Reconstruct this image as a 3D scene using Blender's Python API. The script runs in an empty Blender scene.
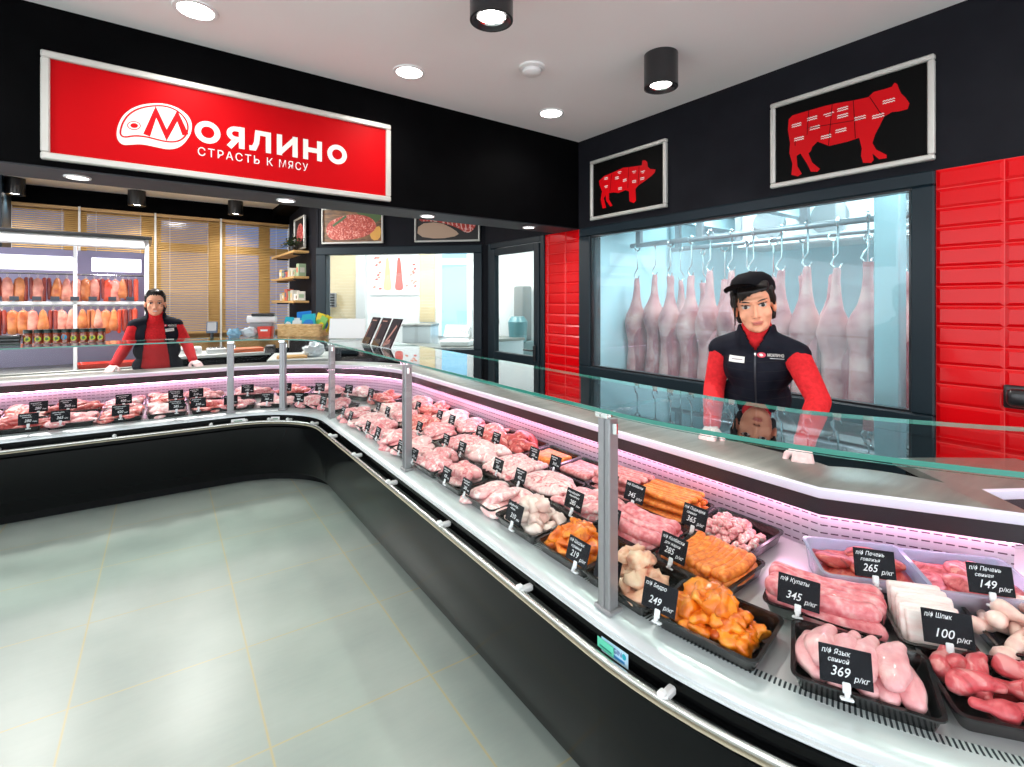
import bpy, bmesh, math, random
from mathutils import Matrix, Vector, Euler, noise
from mathutils.bvhtree import BVHTree
C = bpy.context.scene.collection
PI = math.pi
R = math.radians
rnd = random.Random(7)
ROOM = Matrix.Rotation(R(1.7), 4, 'Z')      # the room shell is turned slightly against the counters
WORLD = Matrix.Identity(4)
XF = WORLD
def V(*a): return Vector(a)
def T(x, y, z): return Matrix.Translation((x, y, z))
def RZ(a): return Matrix.Rotation(a, 4, 'Z')
def RX(a): return Matrix.Rotation(a, 4, 'X')
def RY(a): return Matrix.Rotation(a, 4, 'Y')
def SC(x, y, z): return Matrix.Diagonal((x, y, z, 1))
def frame(o, x, y, z):
    m = Matrix.Identity(4)
    for i, v in enumerate((x, y, z)):
        v = Vector(v)
        for j in range(3): m[j][i] = v[j]
    for j in range(3): m[j][3] = o[j]
    return m

# ------------------------------------------------------------------ materials
MATS = {}
def mat(name, col=(.5, .5, .5), rough=.5, metal=0., spec=.5, emit=None, estr=0., alpha=None, coat=0., sub=0., trans=0.):
    if name in MATS: return MATS[name]
    m = bpy.data.materials.new(name); m.use_nodes = True
    b = m.node_tree.nodes['Principled BSDF']
    b.inputs['Base Color'].default_value = (*col, 1)
    b.inputs['Roughness'].default_value = rough
    b.inputs['Metallic'].default_value = metal
    b.inputs['Specular IOR Level'].default_value = spec
    if coat: b.inputs['Coat Weight'].default_value = coat; b.inputs['Coat Roughness'].default_value = .05
    if emit:
        b.inputs['Emission Color'].default_value = (*emit, 1); b.inputs['Emission Strength'].default_value = estr
    MATS[name] = m
    return m
def N(m, t, **kw):
    n = m.node_tree.nodes.new(t)
    for k, v in kw.items():
        if k in ('operation', 'data_type', 'blend_type', 'wave_type', 'feature', 'interpolation_type', 'bands_direction', 'distance', 'noise_dimensions'): setattr(n, k, v)
        else: n.inputs[k].default_value = v
    return n
def L(m, a, b): m.node_tree.links.new(a, b)
def ramp(m, fac, stops):
    r = m.node_tree.nodes.new('ShaderNodeValToRGB')
    e = r.color_ramp.elements
    e[0].position, e[0].color = stops[0][0], (*stops[0][1], 1)
    e[1].position, e[1].color = stops[-1][0], (*stops[-1][1], 1)
    for p, c in stops[1:-1]:
        k = e.new(p); k.color = (*c, 1)
    L(m, fac, r.inputs['Fac'])
    return r.outputs['Color']
def objco(m, rnd_off=True):
    tc = N(m, 'ShaderNodeTexCoord')
    if not rnd_off: return tc.outputs['Object']
    oi = N(m, 'ShaderNodeObjectInfo')
    mu = N(m, 'ShaderNodeMath', operation='MULTIPLY'); mu.inputs[1].default_value = 37.
    L(m, oi.outputs['Random'], mu.inputs[0])
    ad = N(m, 'ShaderNodeVectorMath', operation='ADD')
    L(m, tc.outputs['Object'], ad.inputs[0]); L(m, mu.outputs[0], ad.inputs[1])
    return ad.outputs[0]
def noisy(name, stops, scale=20., detail=4., rough=.45, bump=0., bscale=None, metal=0., stretch=(1, 1, 1), distort=0., rnd_off=True, coat=0., spec=.5):
    if name in MATS: return MATS[name]
    m = mat(name, stops[0][1], rough, metal, spec, coat=coat)
    b = m.node_tree.nodes['Principled BSDF']
    co = objco(m, rnd_off)
    mp = N(m, 'ShaderNodeMapping', Scale=stretch); L(m, co, mp.inputs['Vector'])
    n = N(m, 'ShaderNodeTexNoise', Scale=scale, Detail=detail, Distortion=distort); L(m, mp.outputs[0], n.inputs['Vector'])
    L(m, ramp(m, n.outputs['Fac'], stops), b.inputs['Base Color'])
    if bump:
        n2 = N(m, 'ShaderNodeTexNoise', Scale=bscale or scale, Detail=3.); L(m, mp.outputs[0], n2.inputs['Vector'])
        bp = N(m, 'ShaderNodeBump', Strength=bump, Distance=.004); L(m, n2.outputs['Fac'], bp.inputs['Height']); L(m, bp.outputs[0], b.inputs['Normal'])
    return m
def clear(name, tint=(.9, .97, .95), refl=1.0, haze=0., hazecol=(.8, .95, 1), ior=1.45):
    """a pane: transparent with fresnel reflection, optionally a diffuse haze mixed in"""
    if name in MATS: return MATS[name]
    m = bpy.data.materials.new(name); m.use_nodes = True
    nt = m.node_tree; nt.nodes.clear()
    out = N(m, 'ShaderNodeOutputMaterial')
    tr = N(m, 'ShaderNodeBsdfTransparent', Color=(*tint, 1)); gl = N(m, 'ShaderNodeBsdfGlossy', Color=(refl, refl, refl, 1), Roughness=.0)
    fr = N(m, 'ShaderNodeFresnel', IOR=ior)
    geo = N(m, 'ShaderNodeNewGeometry')
    inv = N(m, 'ShaderNodeMath', operation='SUBTRACT'); inv.inputs[0].default_value = 1.; L(m, geo.outputs['Backfacing'], inv.inputs[1])
    mu = N(m, 'ShaderNodeMath', operation='MULTIPLY'); L(m, fr.outputs[0], mu.inputs[0]); L(m, inv.outputs[0], mu.inputs[1])
    mx = N(m, 'ShaderNodeMixShader'); L(m, mu.outputs[0], mx.inputs[0])
    base = tr.outputs[0]
    if haze:
        df = N(m, 'ShaderNodeBsdfTranslucent', Color=(*hazecol, 1)); d2 = N(m, 'ShaderNodeBsdfDiffuse', Color=(*hazecol, 1))
        ad = N(m, 'ShaderNodeMixShader'); ad.inputs[0].default_value = .5; L(m, df.outputs[0], ad.inputs[1]); L(m, d2.outputs[0], ad.inputs[2])
        hm = N(m, 'ShaderNodeMixShader'); hm.inputs[0].default_value = haze
        L(m, tr.outputs[0], hm.inputs[1]); L(m, ad.outputs[0], hm.inputs[2]); base = hm.outputs[0]
    L(m, base, mx.inputs[1]); L(m, gl.outputs[0], mx.inputs[2]); L(m, mx.outputs[0], out.inputs['Surface'])
    MATS[name] = m
    return m
def gridmask(m, u, v, pu, pv, ou, ov, wu, wv):
    """0 on the joint lines of a pu x pv grid, rising to 1 within wu, wv of them"""
    def ax(s, p, o, w):
        a = N(m, 'ShaderNodeMath', operation='SUBTRACT'); L(m, s, a.inputs[0]); a.inputs[1].default_value = o
        d = N(m, 'ShaderNodeMath', operation='DIVIDE'); L(m, a.outputs[0], d.inputs[0]); d.inputs[1].default_value = p
        f = N(m, 'ShaderNodeMath', operation='FRACT'); L(m, d.outputs[0], f.inputs[0])
        s1 = N(m, 'ShaderNodeMath', operation='SUBTRACT'); s1.inputs[0].default_value = 1; L(m, f.outputs[0], s1.inputs[1])
        mn = N(m, 'ShaderNodeMath', operation='MINIMUM'); L(m, f.outputs[0], mn.inputs[0]); L(m, s1.outputs[0], mn.inputs[1])
        q = N(m, 'ShaderNodeMath', operation='MULTIPLY'); L(m, mn.outputs[0], q.inputs[0]); q.inputs[1].default_value = p / w
        q.use_clamp = True
        return q.outputs[0]
    a, b = ax(u, pu, ou, wu), ax(v, pv, ov, wv)
    mn = N(m, 'ShaderNodeMath', operation='MINIMUM'); L(m, a, mn.inputs[0]); L(m, b, mn.inputs[1])
    return mn.outputs[0]

# ------------------------------------------------------------------ mesh building
class B:
    def __init__(s): s.bm = bmesh.new(); s.uv = s.bm.loops.layers.uv.new('UVMap')
    def _merge(s, b2, M, mi):
        if M is not None: bmesh.ops.transform(b2, matrix=M, verts=b2.verts)
        vs = {v: s.bm.verts.new(v.co) for v in b2.verts}
        for f in b2.faces:
            try:
                g = s.bm.faces.new([vs[v] for v in f.verts]); g.material_index = mi if mi is not None else f.material_index
            except ValueError: pass
        b2.free(); return s
    def box(s, c, d, M=None, bev=0., mi=0, seg=1):
        b = bmesh.new(); bmesh.ops.create_cube(b, size=1)
        bmesh.ops.transform(b, matrix=Matrix.Translation(c) @ SC(*d), verts=b.verts)
        if bev: bmesh.ops.bevel(b, geom=list(b.edges), offset=min(bev, min(d) * .49), segments=seg, affect='EDGES', profile=.5)
        return s._merge(b, M, mi)
    def bx(s, x0, y0, z0, x1, y1, z1, **k): return s.box(((x0 + x1) / 2, (y0 + y1) / 2, (z0 + z1) / 2), (abs(x1 - x0), abs(y1 - y0), abs(z1 - z0)), **k)
    def ell(s, c, r, M=None, n=12, mi=0):
        b = bmesh.new(); bmesh.ops.create_uvsphere(b, u_segments=n * 2 if n < 8 else n + 4, v_segments=n, radius=1)
        r = (r, r, r) if isinstance(r, (int, float)) else r
        m = Matrix.Translation(c) @ SC(*r)
        return s._merge(b, (M @ m) if M is not None else m, mi)
    def loft(s, rings, cap=True, mi=0, closed=False, M=None):
        n = len(rings[0]); vr = []
        for r in rings: vr.append([s.bm.verts.new((M @ Vector(p)) if M is not None else p) for p in r])
        k = len(vr)
        for i in range(k if closed else k - 1):
            a, b = vr[i], vr[(i + 1) % k]
            for j in range(n):
                f = s.bm.faces.new((a[j], a[(j + 1) % n], b[(j + 1) % n], b[j])); f.material_index = mi
        if cap and not closed:
            for r in (list(reversed(vr[0])), vr[-1]):
                try: s.bm.faces.new(r).material_index = mi
                except ValueError: pass
        return s
    def tube(s, pts, r, n=10, cap=True, closed=False, mi=0, M=None, round_=False, up=None):
        P = [Vector(p) for p in pts]
        rs = [r] * len(P) if isinstance(r, (int, float)) else list(r)
        if round_:
            d0 = (P[0] - P[1]).normalized(); d1 = (P[-1] - P[-2]).normalized()
            a, b = [], []
            for k in (80, 55, 28):
                a.append((P[0] + d0 * rs[0] * math.sin(R(k)), rs[0] * math.cos(R(k))))
                b.insert(0, (P[-1] + d1 * rs[-1] * math.sin(R(k)), rs[-1] * math.cos(R(k))))
            P = [x[0] for x in a] + P + [x[0] for x in b]; rs = [x[1] for x in a] + rs + [x[1] for x in b]
        rings = []; prev = None
        for i, p in enumerate(P):
            if closed: t = P[(i + 1) % len(P)] - P[i - 1]
            else: t = P[min(i + 1, len(P) - 1)] - P[max(i - 1, 0)]
            t.normalize()
            if prev is None:
                u = Vector(up) if up else (Vector((0, 0, 1)) if abs(t.z) < .9 else Vector((1, 0, 0)))
                x = t.cross(u).normalized()
            else:
                x = (prev - t * prev.dot(t)).normalized()
            prev = x; y = t.cross(x)
            rings.append([p + (x * math.cos(2 * PI * j / n) + y * math.sin(2 * PI * j / n)) * rs[i] for j in range(n)])
        return s.loft(rings, cap, mi, closed, M)
    def lathe(s, prof, n=20, M=None, mi=0, cap=True):
        return s.loft([[Vector((r * math.cos(2 * PI * j / n), r * math.sin(2 * PI * j / n), z)) for j in range(n)] for r, z in prof], cap, mi, False, M)
    def prism(s, poly, d, M=None, mi=0, holes=None):
        a = [s.bm.verts.new((M or Matrix()) @ Vector((x, y, 0))) for x, y in poly]
        b = [s.bm.verts.new((M or Matrix()) @ Vector((x, y, d))) for x, y in poly]
        n = len(a)
        for i in range(n): s.bm.faces.new((a[i], a[(i + 1) % n], b[(i + 1) % n], b[i])).material_index = mi
        for f in (list(reversed(a)), b):
            f = s.bm.faces.new(f); f.material_index = mi
        return s
    def stroke(s, pts, w, d, M=None, mi=0, closed=False):
        """a flat pen stroke of width w and thickness d along 2-D points"""
        P = [Vector((p[0], p[1])) for p in pts]; n = len(P); l, r = [], []
        for i in range(n):
            if closed: a, b = P[i] - P[i - 1], P[(i + 1) % n] - P[i]
            else:
                a = P[i] - P[i - 1] if i else P[1] - P[0]
                b = P[i + 1] - P[i] if i < n - 1 else P[i] - P[i - 1]
            a = a.normalized(); b = b.normalized()
            t = a + b
            t = t.normalized() if t.length > 1e-4 else b
            nrm = Vector((-t.y, t.x)); k = 1 / max(.5, nrm.dot(Vector((-b.y, b.x))))
            l.append(P[i] + nrm * w / 2 * k); r.append(P[i] - nrm * w / 2 * k)
        m = M or Matrix()
        q = [[s.bm.verts.new(m @ Vector((p.x, p.y, z))) for p in X] for X in (l, r) for z in (0, d)]
        for i in range(n if closed else n - 1):
            j = (i + 1) % n
            for a, b in ((1, 0), (2, 3), (3, 1), (0, 2)):
                s.bm.faces.new((q[a][i], q[a][j], q[b][j], q[b][i])).material_index = mi
        if not closed:
            s.bm.faces.new((q[0][0], q[1][0], q[3][0], q[2][0])); s.bm.faces.new((q[0][-1], q[2][-1], q[3][-1], q[1][-1]))
        return s
    def quad(s, a, b, c, d, mi=0):
        f = s.bm.faces.new([s.bm.verts.new(p) for p in (a, b, c, d)]); f.material_index = mi; return s
    def mesh(s, name, mats, smooth=35):
        me = bpy.data.meshes.new(name)
        bmesh.ops.recalc_face_normals(s.bm, faces=s.bm.faces)
        s.bm.to_mesh(me); s.bm.free()
        for m in (mats if isinstance(mats, (list, tuple)) else [mats]): me.materials.append(m)
        if smooth:
            me.polygons.foreach_set('use_smooth', [True] * len(me.polygons))
            if smooth < 180: me.set_sharp_from_angle(angle=R(smooth))
        return me
def props(o, label=None, cat=None, group=None, kind=None):
    if label: o['label'] = label
    if cat: o['category'] = cat
    if group: o['group'] = group
    if kind: o['kind'] = kind
    return o
def obj(name, b, mats=None, parent=None, M=None, smooth=35, **pr):
    me = b.mesh(name, mats, smooth) if isinstance(b, B) else b
    o = bpy.data.objects.new(name, me); C.objects.link(o)
    if parent is not None:
        o.parent = parent
        if M is not None: o.matrix_local = M
    else: o.matrix_world = XF @ (M or Matrix())
    return props(o, **pr)
def thing(name, label, cat, M=None, group=None, kind=None):
    o = bpy.data.objects.new(name, None); C.objects.link(o); o.empty_display_size = .05
    o.matrix_world = XF @ (M or Matrix())
    return props(o, label, cat, group, kind)
def text(body, h, width=None, offset=0., shear=0., space=1., d=.0008, name='lettering', align='LEFT'):
    """letters as a mesh in XY, baseline at y=0, cap height h"""
    c = bpy.data.curves.new('t', 'FONT'); c.body = body; c.offset = offset; c.shear = shear; c.space_character = space; c.align_x = align
    c.resolution_u = 3
    o = bpy.data.objects.new('t', c); C.objects.link(o)
    dg = bpy.context.evaluated_depsgraph_get()
    me = bpy.data.meshes.new_from_object(o.evaluated_get(dg)); bpy.data.objects.remove(o); bpy.data.curves.remove(c)
    s = h / .7
    xs = [v.co.x for v in me.vertices] or [0, 1]
    sx = s if width is None else width / (max(xs) - min(xs))
    b = B(); b2 = bmesh.new(); b2.from_mesh(me); bpy.data.meshes.remove(me)
    b._merge(b2, T(0, 0, d) @ SC(sx, s, 1), 0)
    return b
def bvh_of(o):
    dg = bpy.context.evaluated_depsgraph_get(); dg.update()
    return BVHTree.FromObject(o, dg)
ORD = 'first second third fourth fifth sixth seventh eighth ninth tenth eleventh twelfth thirteenth fourteenth fifteenth sixteenth seventeenth eighteenth'.split()

# ------------------------------------------------------------------ shared materials
black = noisy('black paint', [(.3, (.0010, .0010, .0013)), (.7, (.0018, .0018, .0022))], 8, rough=.65, rnd_off=False, spec=.03)
charcoal = noisy('charcoal wall paint', [(.3, (.008, .0082, .0115)), (.7, (.011, .0114, .0155))], 6, rough=.65, rnd_off=False, spec=.1)
framemat = mat('blue black window frame', (.006, .015, .022), .4, spec=.3)
silver = mat('silver frame', (.62, .61, .57), .38, .35)
alu = mat('brushed aluminium', (.34, .33, .35), .34, .5)
steel = noisy('stainless steel', [(.3, (.22, .225, .21)), (.7, (.30, .305, .28))], 3, rough=.36, metal=.4, stretch=(1, 8, 1), rnd_off=False)
chrome = mat('chrome', (.8, .8, .8), .12, 1.)
whitep = mat('white paint', (.8, .8, .78), .5)
plasticw = mat('white plastic', (.82, .82, .82), .4)
plasticb = mat('black plastic', (.01, .01, .012), .28, coat=.3)
wood = noisy('blond wood', [(.25, (.46, .25, .08)), (.75, (.62, .38, .15))], 6, rough=.5, stretch=(1, 12, 12), rnd_off=False)
redp = mat('red print', (.62, .002, .006), .4, spec=.15)
whiteprint = mat('white print', (.85, .83, .78), .4)
chalk = mat('white chalk', (.75, .76, .8), .7)
# ================================================================== THE ROOM
def S(name, b, m, **k): return obj(name, b, m, kind='structure', **k)
# --- floor tiles 0.59 x 0.60 with pale grout
fm = mat('floor tile', (.5, .55, .5), .33); fb = fm.node_tree.nodes['Principled BSDF']
tc = N(fm, 'ShaderNodeTexCoord'); sx = N(fm, 'ShaderNodeSeparateXYZ'); L(fm, tc.outputs['Object'], sx.inputs[0])
g = gridmask(fm, sx.outputs[0], sx.outputs[1], .588, .6, -.295, .06, .006, .006)
n1 = N(fm, 'ShaderNodeTexNoise', Scale=2.2, Detail=6.); L(fm, tc.outputs['Object'], n1.inputs['Vector'])
mp = N(fm, 'ShaderNodeMapping', Scale=(6, 60, 1), Rotation=(0, 0, .5)); L(fm, tc.outputs['Object'], mp.inputs[0])
n2 = N(fm, 'ShaderNodeTexNoise', Scale=1., Detail=3.); L(fm, mp.outputs[0], n2.inputs['Vector'])
ad = N(fm, 'ShaderNodeMath', operation='MULTIPLY_ADD'); L(fm, n2.outputs[0], ad.inputs[0]); ad.inputs[1].default_value = .12; L(fm, n1.outputs[0], ad.inputs[2])
tcol = ramp(fm, ad.outputs[0], [(.3, (.25, .30, .275)), (.55, (.30, .35, .318)), (.8, (.35, .40, .365))])
mx = N(fm, 'ShaderNodeMixRGB'); L(fm, g, mx.inputs[0]); mx.inputs[1].default_value = (.42, .36, .19, 1); L(fm, tcol, mx.inputs[2]); L(fm, mx.outputs[0], fb.inputs['Base Color'])
XF = WORLD
S('floor', B().bx(-6, -4, -.1, 8, 11, 0), fm)
XF = ROOM
ceilm = noisy('ceiling paint', [(.3, (.88, .86, .86)), (.7, (.90, .88, .88))], 2, rough=.8, rnd_off=False)
S('ceiling', B().bx(-6, -4, 3.0, 8, 9.1, 3.1), ceilm)
XW = 3.306
S('wall_right', B().bx(XW, -4, 2.18, XW + .14, 5.08, 3.0), charcoal)
# red metro tiles
rt = mat('red glazed tile', (.6, .003, .006), .2, spec=.25, coat=.05); rb = rt.node_tree.nodes['Principled BSDF']
tc = N(rt, 'ShaderNodeTexCoord'); sx = N(rt, 'ShaderNodeSeparateXYZ'); L(rt, tc.outputs['Object'], sx.inputs[0])
g = gridmask(rt, sx.outputs[1], sx.outputs[2], .257, .1, .811, .08, .003, .003)
gb = gridmask(rt, sx.outputs[1], sx.outputs[2], .257, .1, .811, .08, .016, .016)
mx = N(rt, 'ShaderNodeMixRGB'); L(rt, g, mx.inputs[0]); mx.inputs[1].default_value = (.75, .07, .07, 1); mx.inputs[2].default_value = (.66, .001, .004, 1); L(rt, mx.outputs[0], rb.inputs['Base Color'])
bp = N(rt, 'ShaderNodeBump', Strength=.9, Distance=.006); L(rt, gb, bp.inputs['Height']); L(rt, bp.outputs[0], rb.inputs['Normal']); L(rt, bp.outputs[0], rb.inputs['Coat Normal'])
S('wall_right_tiles_near', B().bx(XW, -4, 0, XW + .14, .811, 2.18), rt)
S('wall_right_tiles_corner', B().bx(XW, 3.43, 0, XW + .14, 3.945, 2.18), rt)
S('wall_right_below_window', B().bx(XW, .811, 0, XW + .14, 3.43, .80), framemat)
# --- the cold room window
gcold = clear('cold room pane', (.86, .97, .985), 1., haze=.07, hazecol=(.80, .95, 1))
w = thing('window_1', None, None, T(XW, 2.1, 0), kind='structure')
fb_ = B()
y0, y1 = .811 - 2.1, 3.43 - 2.1
fb_.bx(-.03, y0, .80, .12, y1, .913, bev=.008); fb_.bx(-.03, y0, 2.103, .12, y1, 2.18, bev=.008)
fb_.bx(-.03, y0, .913, .12, .912 - 2.1, 2.103, bev=.008); fb_.bx(-.03, 3.285 - 2.1, .913, .12, y1, 2.103, bev=.008)
obj('window_frame', fb_, framemat, w)
b = B().bx(.02, .9 - 2.1, .905, .035, 3.29 - 2.1, 2.11); obj('glazing', b, gcold, w)
b = B()
b.bx(-.012, .912 - 2.1, .913, .018, 3.285 - 2.1, .925); b.bx(-.012, .912 - 2.1, 2.091, .018, 3.285 - 2.1, 2.103); b.bx(-.012, .912 - 2.1, .925, .018, .922 - 2.1, 2.091); b.bx(-.012, 3.275 - 2.1, .925, .018, 3.285 - 2.1, 2.091)
obj('gasket', b, plasticb, w)
# --- glazed door to the back room
d = thing('door_1', None, None, T(XW, 4.46, 0), kind='structure')
b = B(); b.bx(-.02, -.515, 0, .1, -.455, 2.185, bev=.006); b.bx(-.02, .455, 0, .1, .515, 2.185, bev=.006); b.bx(-.02, -.455, 2.12, .1, .455, 2.185, bev=.006)
obj('door_frame', b, framemat, d)
b = B(); b.bx(-.035, -.45, .02, .03, -.365, 2.11, bev=.006); b.bx(-.035, .35, .02, .03, .45, 2.11, bev=.006); b.bx(-.035, -.365, 2.035, .03, .35, 2.11, bev=.006); b.bx(-.035, -.365, .8, .03, .35, .935, bev=.006); b.bx(-.02, -.365, .02, .015, .35, .8)
obj('door_leaf', b, framemat, d)
gclear = clear('clear pane', (.93, .97, .96), 1.)
obj('glazing', B().bx(0, -.367, .93, .008, .352, 2.04), gclear, d)
b = B(); b.box((-.05, -.4, .97), (.02, .035, .16), bev=.005); b.tube([(-.05, -.4, 1.0), (-.085, -.4, 1.0), (-.09, -.38, 1.0), (-.09, -.27, 1.0)], .009, round_=True)
obj('door_handle', b, plasticb, d)
# black rounded grip on the tiles near the frame edge
b = B().box((0, 0, 0), (.05, .16, .085), bev=.03, seg=4); b.box((.028, 0, 0), (.02, .19, .11), bev=.02, seg=3)
obj('pull_handle', b, plasticb, M=T(XW - .038, .462, 1.055), label='black rounded pull handle on the red tiles beside the large window', cat='handle')
# --- diagonal partition (45 degrees) with a window into the cutting room
DG = frame((3.306, 5.06, 0), (-.70711, .70711, 0), (.70711, .70711, 0), (0, 0, 1))     # local x along the wall, y into the cutting room
S('wall_diagonal', B().bx(0, 0, 2.185, 2.17, .12, 3.0), charcoal, M=DG)
S('wall_diagonal_lower', B().bx(0, 0, 0, 2.17, .12, .85), charcoal, M=DG)
S('wall_diagonal_post', B().bx(-.1, .0, 0, .035, .12, 2.185), charcoal, M=DG)
w = thing('window_2', None, None, DG @ T(1.08, 0, 0), kind='structure')
b = B(); b.bx(-1.045, -.02, .85, 1.09, .1, .93, bev=.006); b.bx(-1.045, -.02, 2.09, 1.09, .1, 2.185, bev=.006); b.bx(-1.045, -.02, .93, -.94, .1, 2.09, bev=.006); b.bx(.955, -.02, .93, 1.09, .1, 2.09, bev=.006)
obj('window_frame', b, framemat, w)
obj('glazing', B().bx(-.945, .03, .925, .96, .04, 2.095), gclear, w)
S('wall_shelf_side', B().prism([(1.786, 6.57), (1.92, 6.57), (2.09, 8.95), (1.955, 8.95)], 3.0), charcoal)
# --- window wall with wooden blinds at the far end
S('wall_far_top', B().bx(-4.5, 8.86, 2.775, 1.96, 9.0, 3.0), black)
S('wall_far_lower', B().bx(-4.5, 8.9, 0, 1.96, 9.0, .75), charcoal)
dusk = mat('dusk sky through the panes', (.05, .08, .12), .1, emit=(.24, .32, .55), estr=.5)
for i, (xa, xb) in enumerate([(-1.5, -.68), (-.68, .15), (.15, .97), (.97, 1.95)]):
    w = thing('window_%d' % (i + 3), None, None, T((xa + xb) / 2, 8.9, 0), kind='structure')
    h = (xb - xa) / 2; b = B(); e_ = .28 if i == 3 else 0
    for x0, z0, x1, z1 in ((-h, .75, h, 1.05), (-h, 2.25, h, 2.37), (-h, 2.70, h, 2.775), (-h, .75, -h + .07, 2.775), (h - .16 - e_, .75, h - e_, 2.775)): b.bx(x0, .03, z0, x1, .09, z1)
    obj('window_frame', b, wood, w)
    obj('window_pane', B().bx(-h, .075, .75, h, .085, 2.775), dusk if i < 3 else mat('bluer dusk sky through the panes', (.05, .08, .12), .1, emit=(.12, .34, .80), estr=.62), w)
    obj('mullion', B().bx(h - .012, -.045, .75, h + .012, .0, 2.775), whitep, w)
bm_ = mat('blind slat wood', (.58, .36, .12), .5)
bb = bm_.node_tree.nodes['Principled BSDF']
bb.inputs['Transmission Weight'].default_value = 0
pos = ['leftmost', 'second from the left', 'third from the left', 'rightmost']
side = ['rising above the open display fridge', 'above the fridge end', 'behind the seller in the red sleeves', 'next to the wooden wall shelves']
for i, (xa, xb) in enumerate([(-1.5, -.68), (-.68, .15), (.15, .97), (.97, 1.95)]):
    t = thing('wooden_blind', 'slatted blond wooden blind on the far windows, ' + side[i], 'blind', T((xa + xb) / 2, 8.86, 0), 'wooden blinds on the far windows')
    h = (xb - xa) / 2 - .014; sl = B()
    z = 1.06
    while z < 2.72:
        sl.box((0, 0, z), (2 * h, .022, .0035), M=T(0, 0, z) @ RX(.75) @ T(0, 0, -z)); z += .026
    obj('slats', sl, bm_, t); obj('head_rail', B().bx(-h, -.02, 2.725, h, .02, 2.765), wood, t); obj('bottom_rail', B().bx(-h, -.015, 1.03, h, .015, 1.052), wood, t)
    b = B()
    for x in (-h * .6, h * .6): b.tube([(x, -.013, 1.04), (x, -.013, 2.74)], .002, 5)
    obj('cord', b, whitep, t)
S('wall_beam', B().prism([(1.66, 3.81), (1.786, 3.81), (1.955, 8.9), (1.70, 8.9)], .1, T(0, 0, 2.9)), black)
S('wall_pillar', B().bx(-2.3, 8.3, 0, -1.33, 8.88, 3.0), framemat)
# --- bulkhead with the sign
S('ceiling_soffit', B().bx(-5, 3.47, 2.182, XW, 3.80, 2.192), noisy('soffit paint', [(.3, (.030, .033, .040)), (.7, (.040, .043, .050))], 6, rough=.6, rnd_off=False))
S('wall_fascia', B().bx(-5, 3.458, 2.19, XW, 3.81, 3.0), black)
# --- cutting room and cold room shells
wht = mat('cutting room white wall', (.85, .86, .86), .4)
S('wall_cutting_room', B().bx(-3.2, 2.0, 0, 3.3, 2.1, 2.9), wht, M=DG)
S('wall_cutting_room_end', B().bx(3.2, 1.42, 0, 3.3, 2.1, 2.9), wht, M=DG)
S('ceiling_cutting_room', B().prism([(-3.2, .12), (1.98, .12), (3.2, 1.42), (3.2, 2.1), (-3.2, 2.1)], .1, T(0, 0, 2.75)), wht, M=DG)
cw = mat('cold room panel', (.66, .86, .92), .35)  # cyan tint of the cold room light is put into the panel colour
S('wall_cold_room_back', B().bx(6.0, -.6, 0, 6.1, 4.0, 2.8), cw)
S('wall_cold_room_far', B().bx(XW + .14, 3.55, 0, 6.1, 3.65, 2.8), cw)
S('wall_cold_room_near', B().bx(XW + .14, -.6, 0, 6.1, -.5, 2.8), cw)
S('ceiling_cold_room', B().bx(XW + .14, -.6, 2.6, 6.1, 3.65, 2.7), cw)

# ================================================================== SIGN AND PICTURES
def framed(name, label, cat, w, h, fw, M, panel, fmat=silver, group=None):
    """frame standing proud of a flat print; local x to the viewer's right, y up, z towards the viewer"""
    t = thing(name, label, cat, M, group)
    b = B(); d = .035
    for x0, y0, x1, y1 in ((-w / 2, -h / 2, w / 2, -h / 2 + fw), (-w / 2, h / 2 - fw, w / 2, h / 2), (-w / 2, -h / 2 + fw, -w / 2 + fw, h / 2 - fw), (w / 2 - fw, -h / 2 + fw, w / 2, h / 2 - fw)):
        b.bx(x0, y0, .001, x1, y1, d, bev=.006)
    obj('picture_frame', b, fmat, t)
    obj('print_panel', B().bx(-w / 2 + fw * .8, -h / 2 + fw * .8, .001, w / 2 - fw * .8, h / 2 - fw * .8, .016), panel, t)
    return t
onF = lambda x, z: frame((x, 3.458, z), (1, 0, 0), (0, 0, 1), (0, -1, 0))
onR = lambda y, z: frame((XW, y, z), (0, -1, 0), (0, 0, 1), (-1, 0, 0))
sg = framed('shop_sign', 'long red shop sign in a silver frame on the black bulkhead', 'sign', 1.848, .548, .036, onF(.512, 2.492), mat('sign red', (.52, .001, .004), .45, spec=.08))
L1 = [(-0.625, -0.08), (-0.613, -0.021), (-0.587, 0.033), (-0.537, 0.082), (-0.467, 0.113), (-0.394, 0.125), (-0.327, 0.105), (-0.284, 0.059), (-0.28, -0.002), (-0.306, -0.067), (-0.344, -0.115), (-0.394, -0.134), (-0.451, -0.129), (-0.514, -0.124), (-0.56, -0.136), (-0.598, -0.146), (-0.621, -0.122)]
L2 = [(-0.613, -0.073), (-0.602, -0.023), (-0.576, 0.03), (-0.529, 0.074), (-0.459, 0.105), (-0.394, 0.115), (-0.336, 0.093), (-0.3, 0.045), (-0.295, -0.004), (-0.314, -0.054), (-0.352, -0.086), (-0.402, -0.095), (-0.451, -0.09), (-0.498, -0.084), (-0.545, -0.088), (-0.591, -0.107), (-0.61, -0.096)]
def smoothpoly(p, n=2):
    for _ in range(n):
        q = []
        for i in range(len(p)):
            a, b = p[i], p[(i + 1) % len(p)]
            q += [(a[0] * .75 + b[0] * .25, a[1] * .75 + b[1] * .25), (a[0] * .25 + b[0] * .75, a[1] * .25 + b[1] * .75)]
        p = q
    return p
def inset(p, d):
    n = len(p); o = []
    for i in range(n):
        t = (Vector(p[(i + 1) % n]) - Vector(p[i - 1])).normalized()
        o.append((p[i][0] + t.y * d, p[i][1] - t.x * d))
    return o
lg = B(); z0 = .0165
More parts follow.
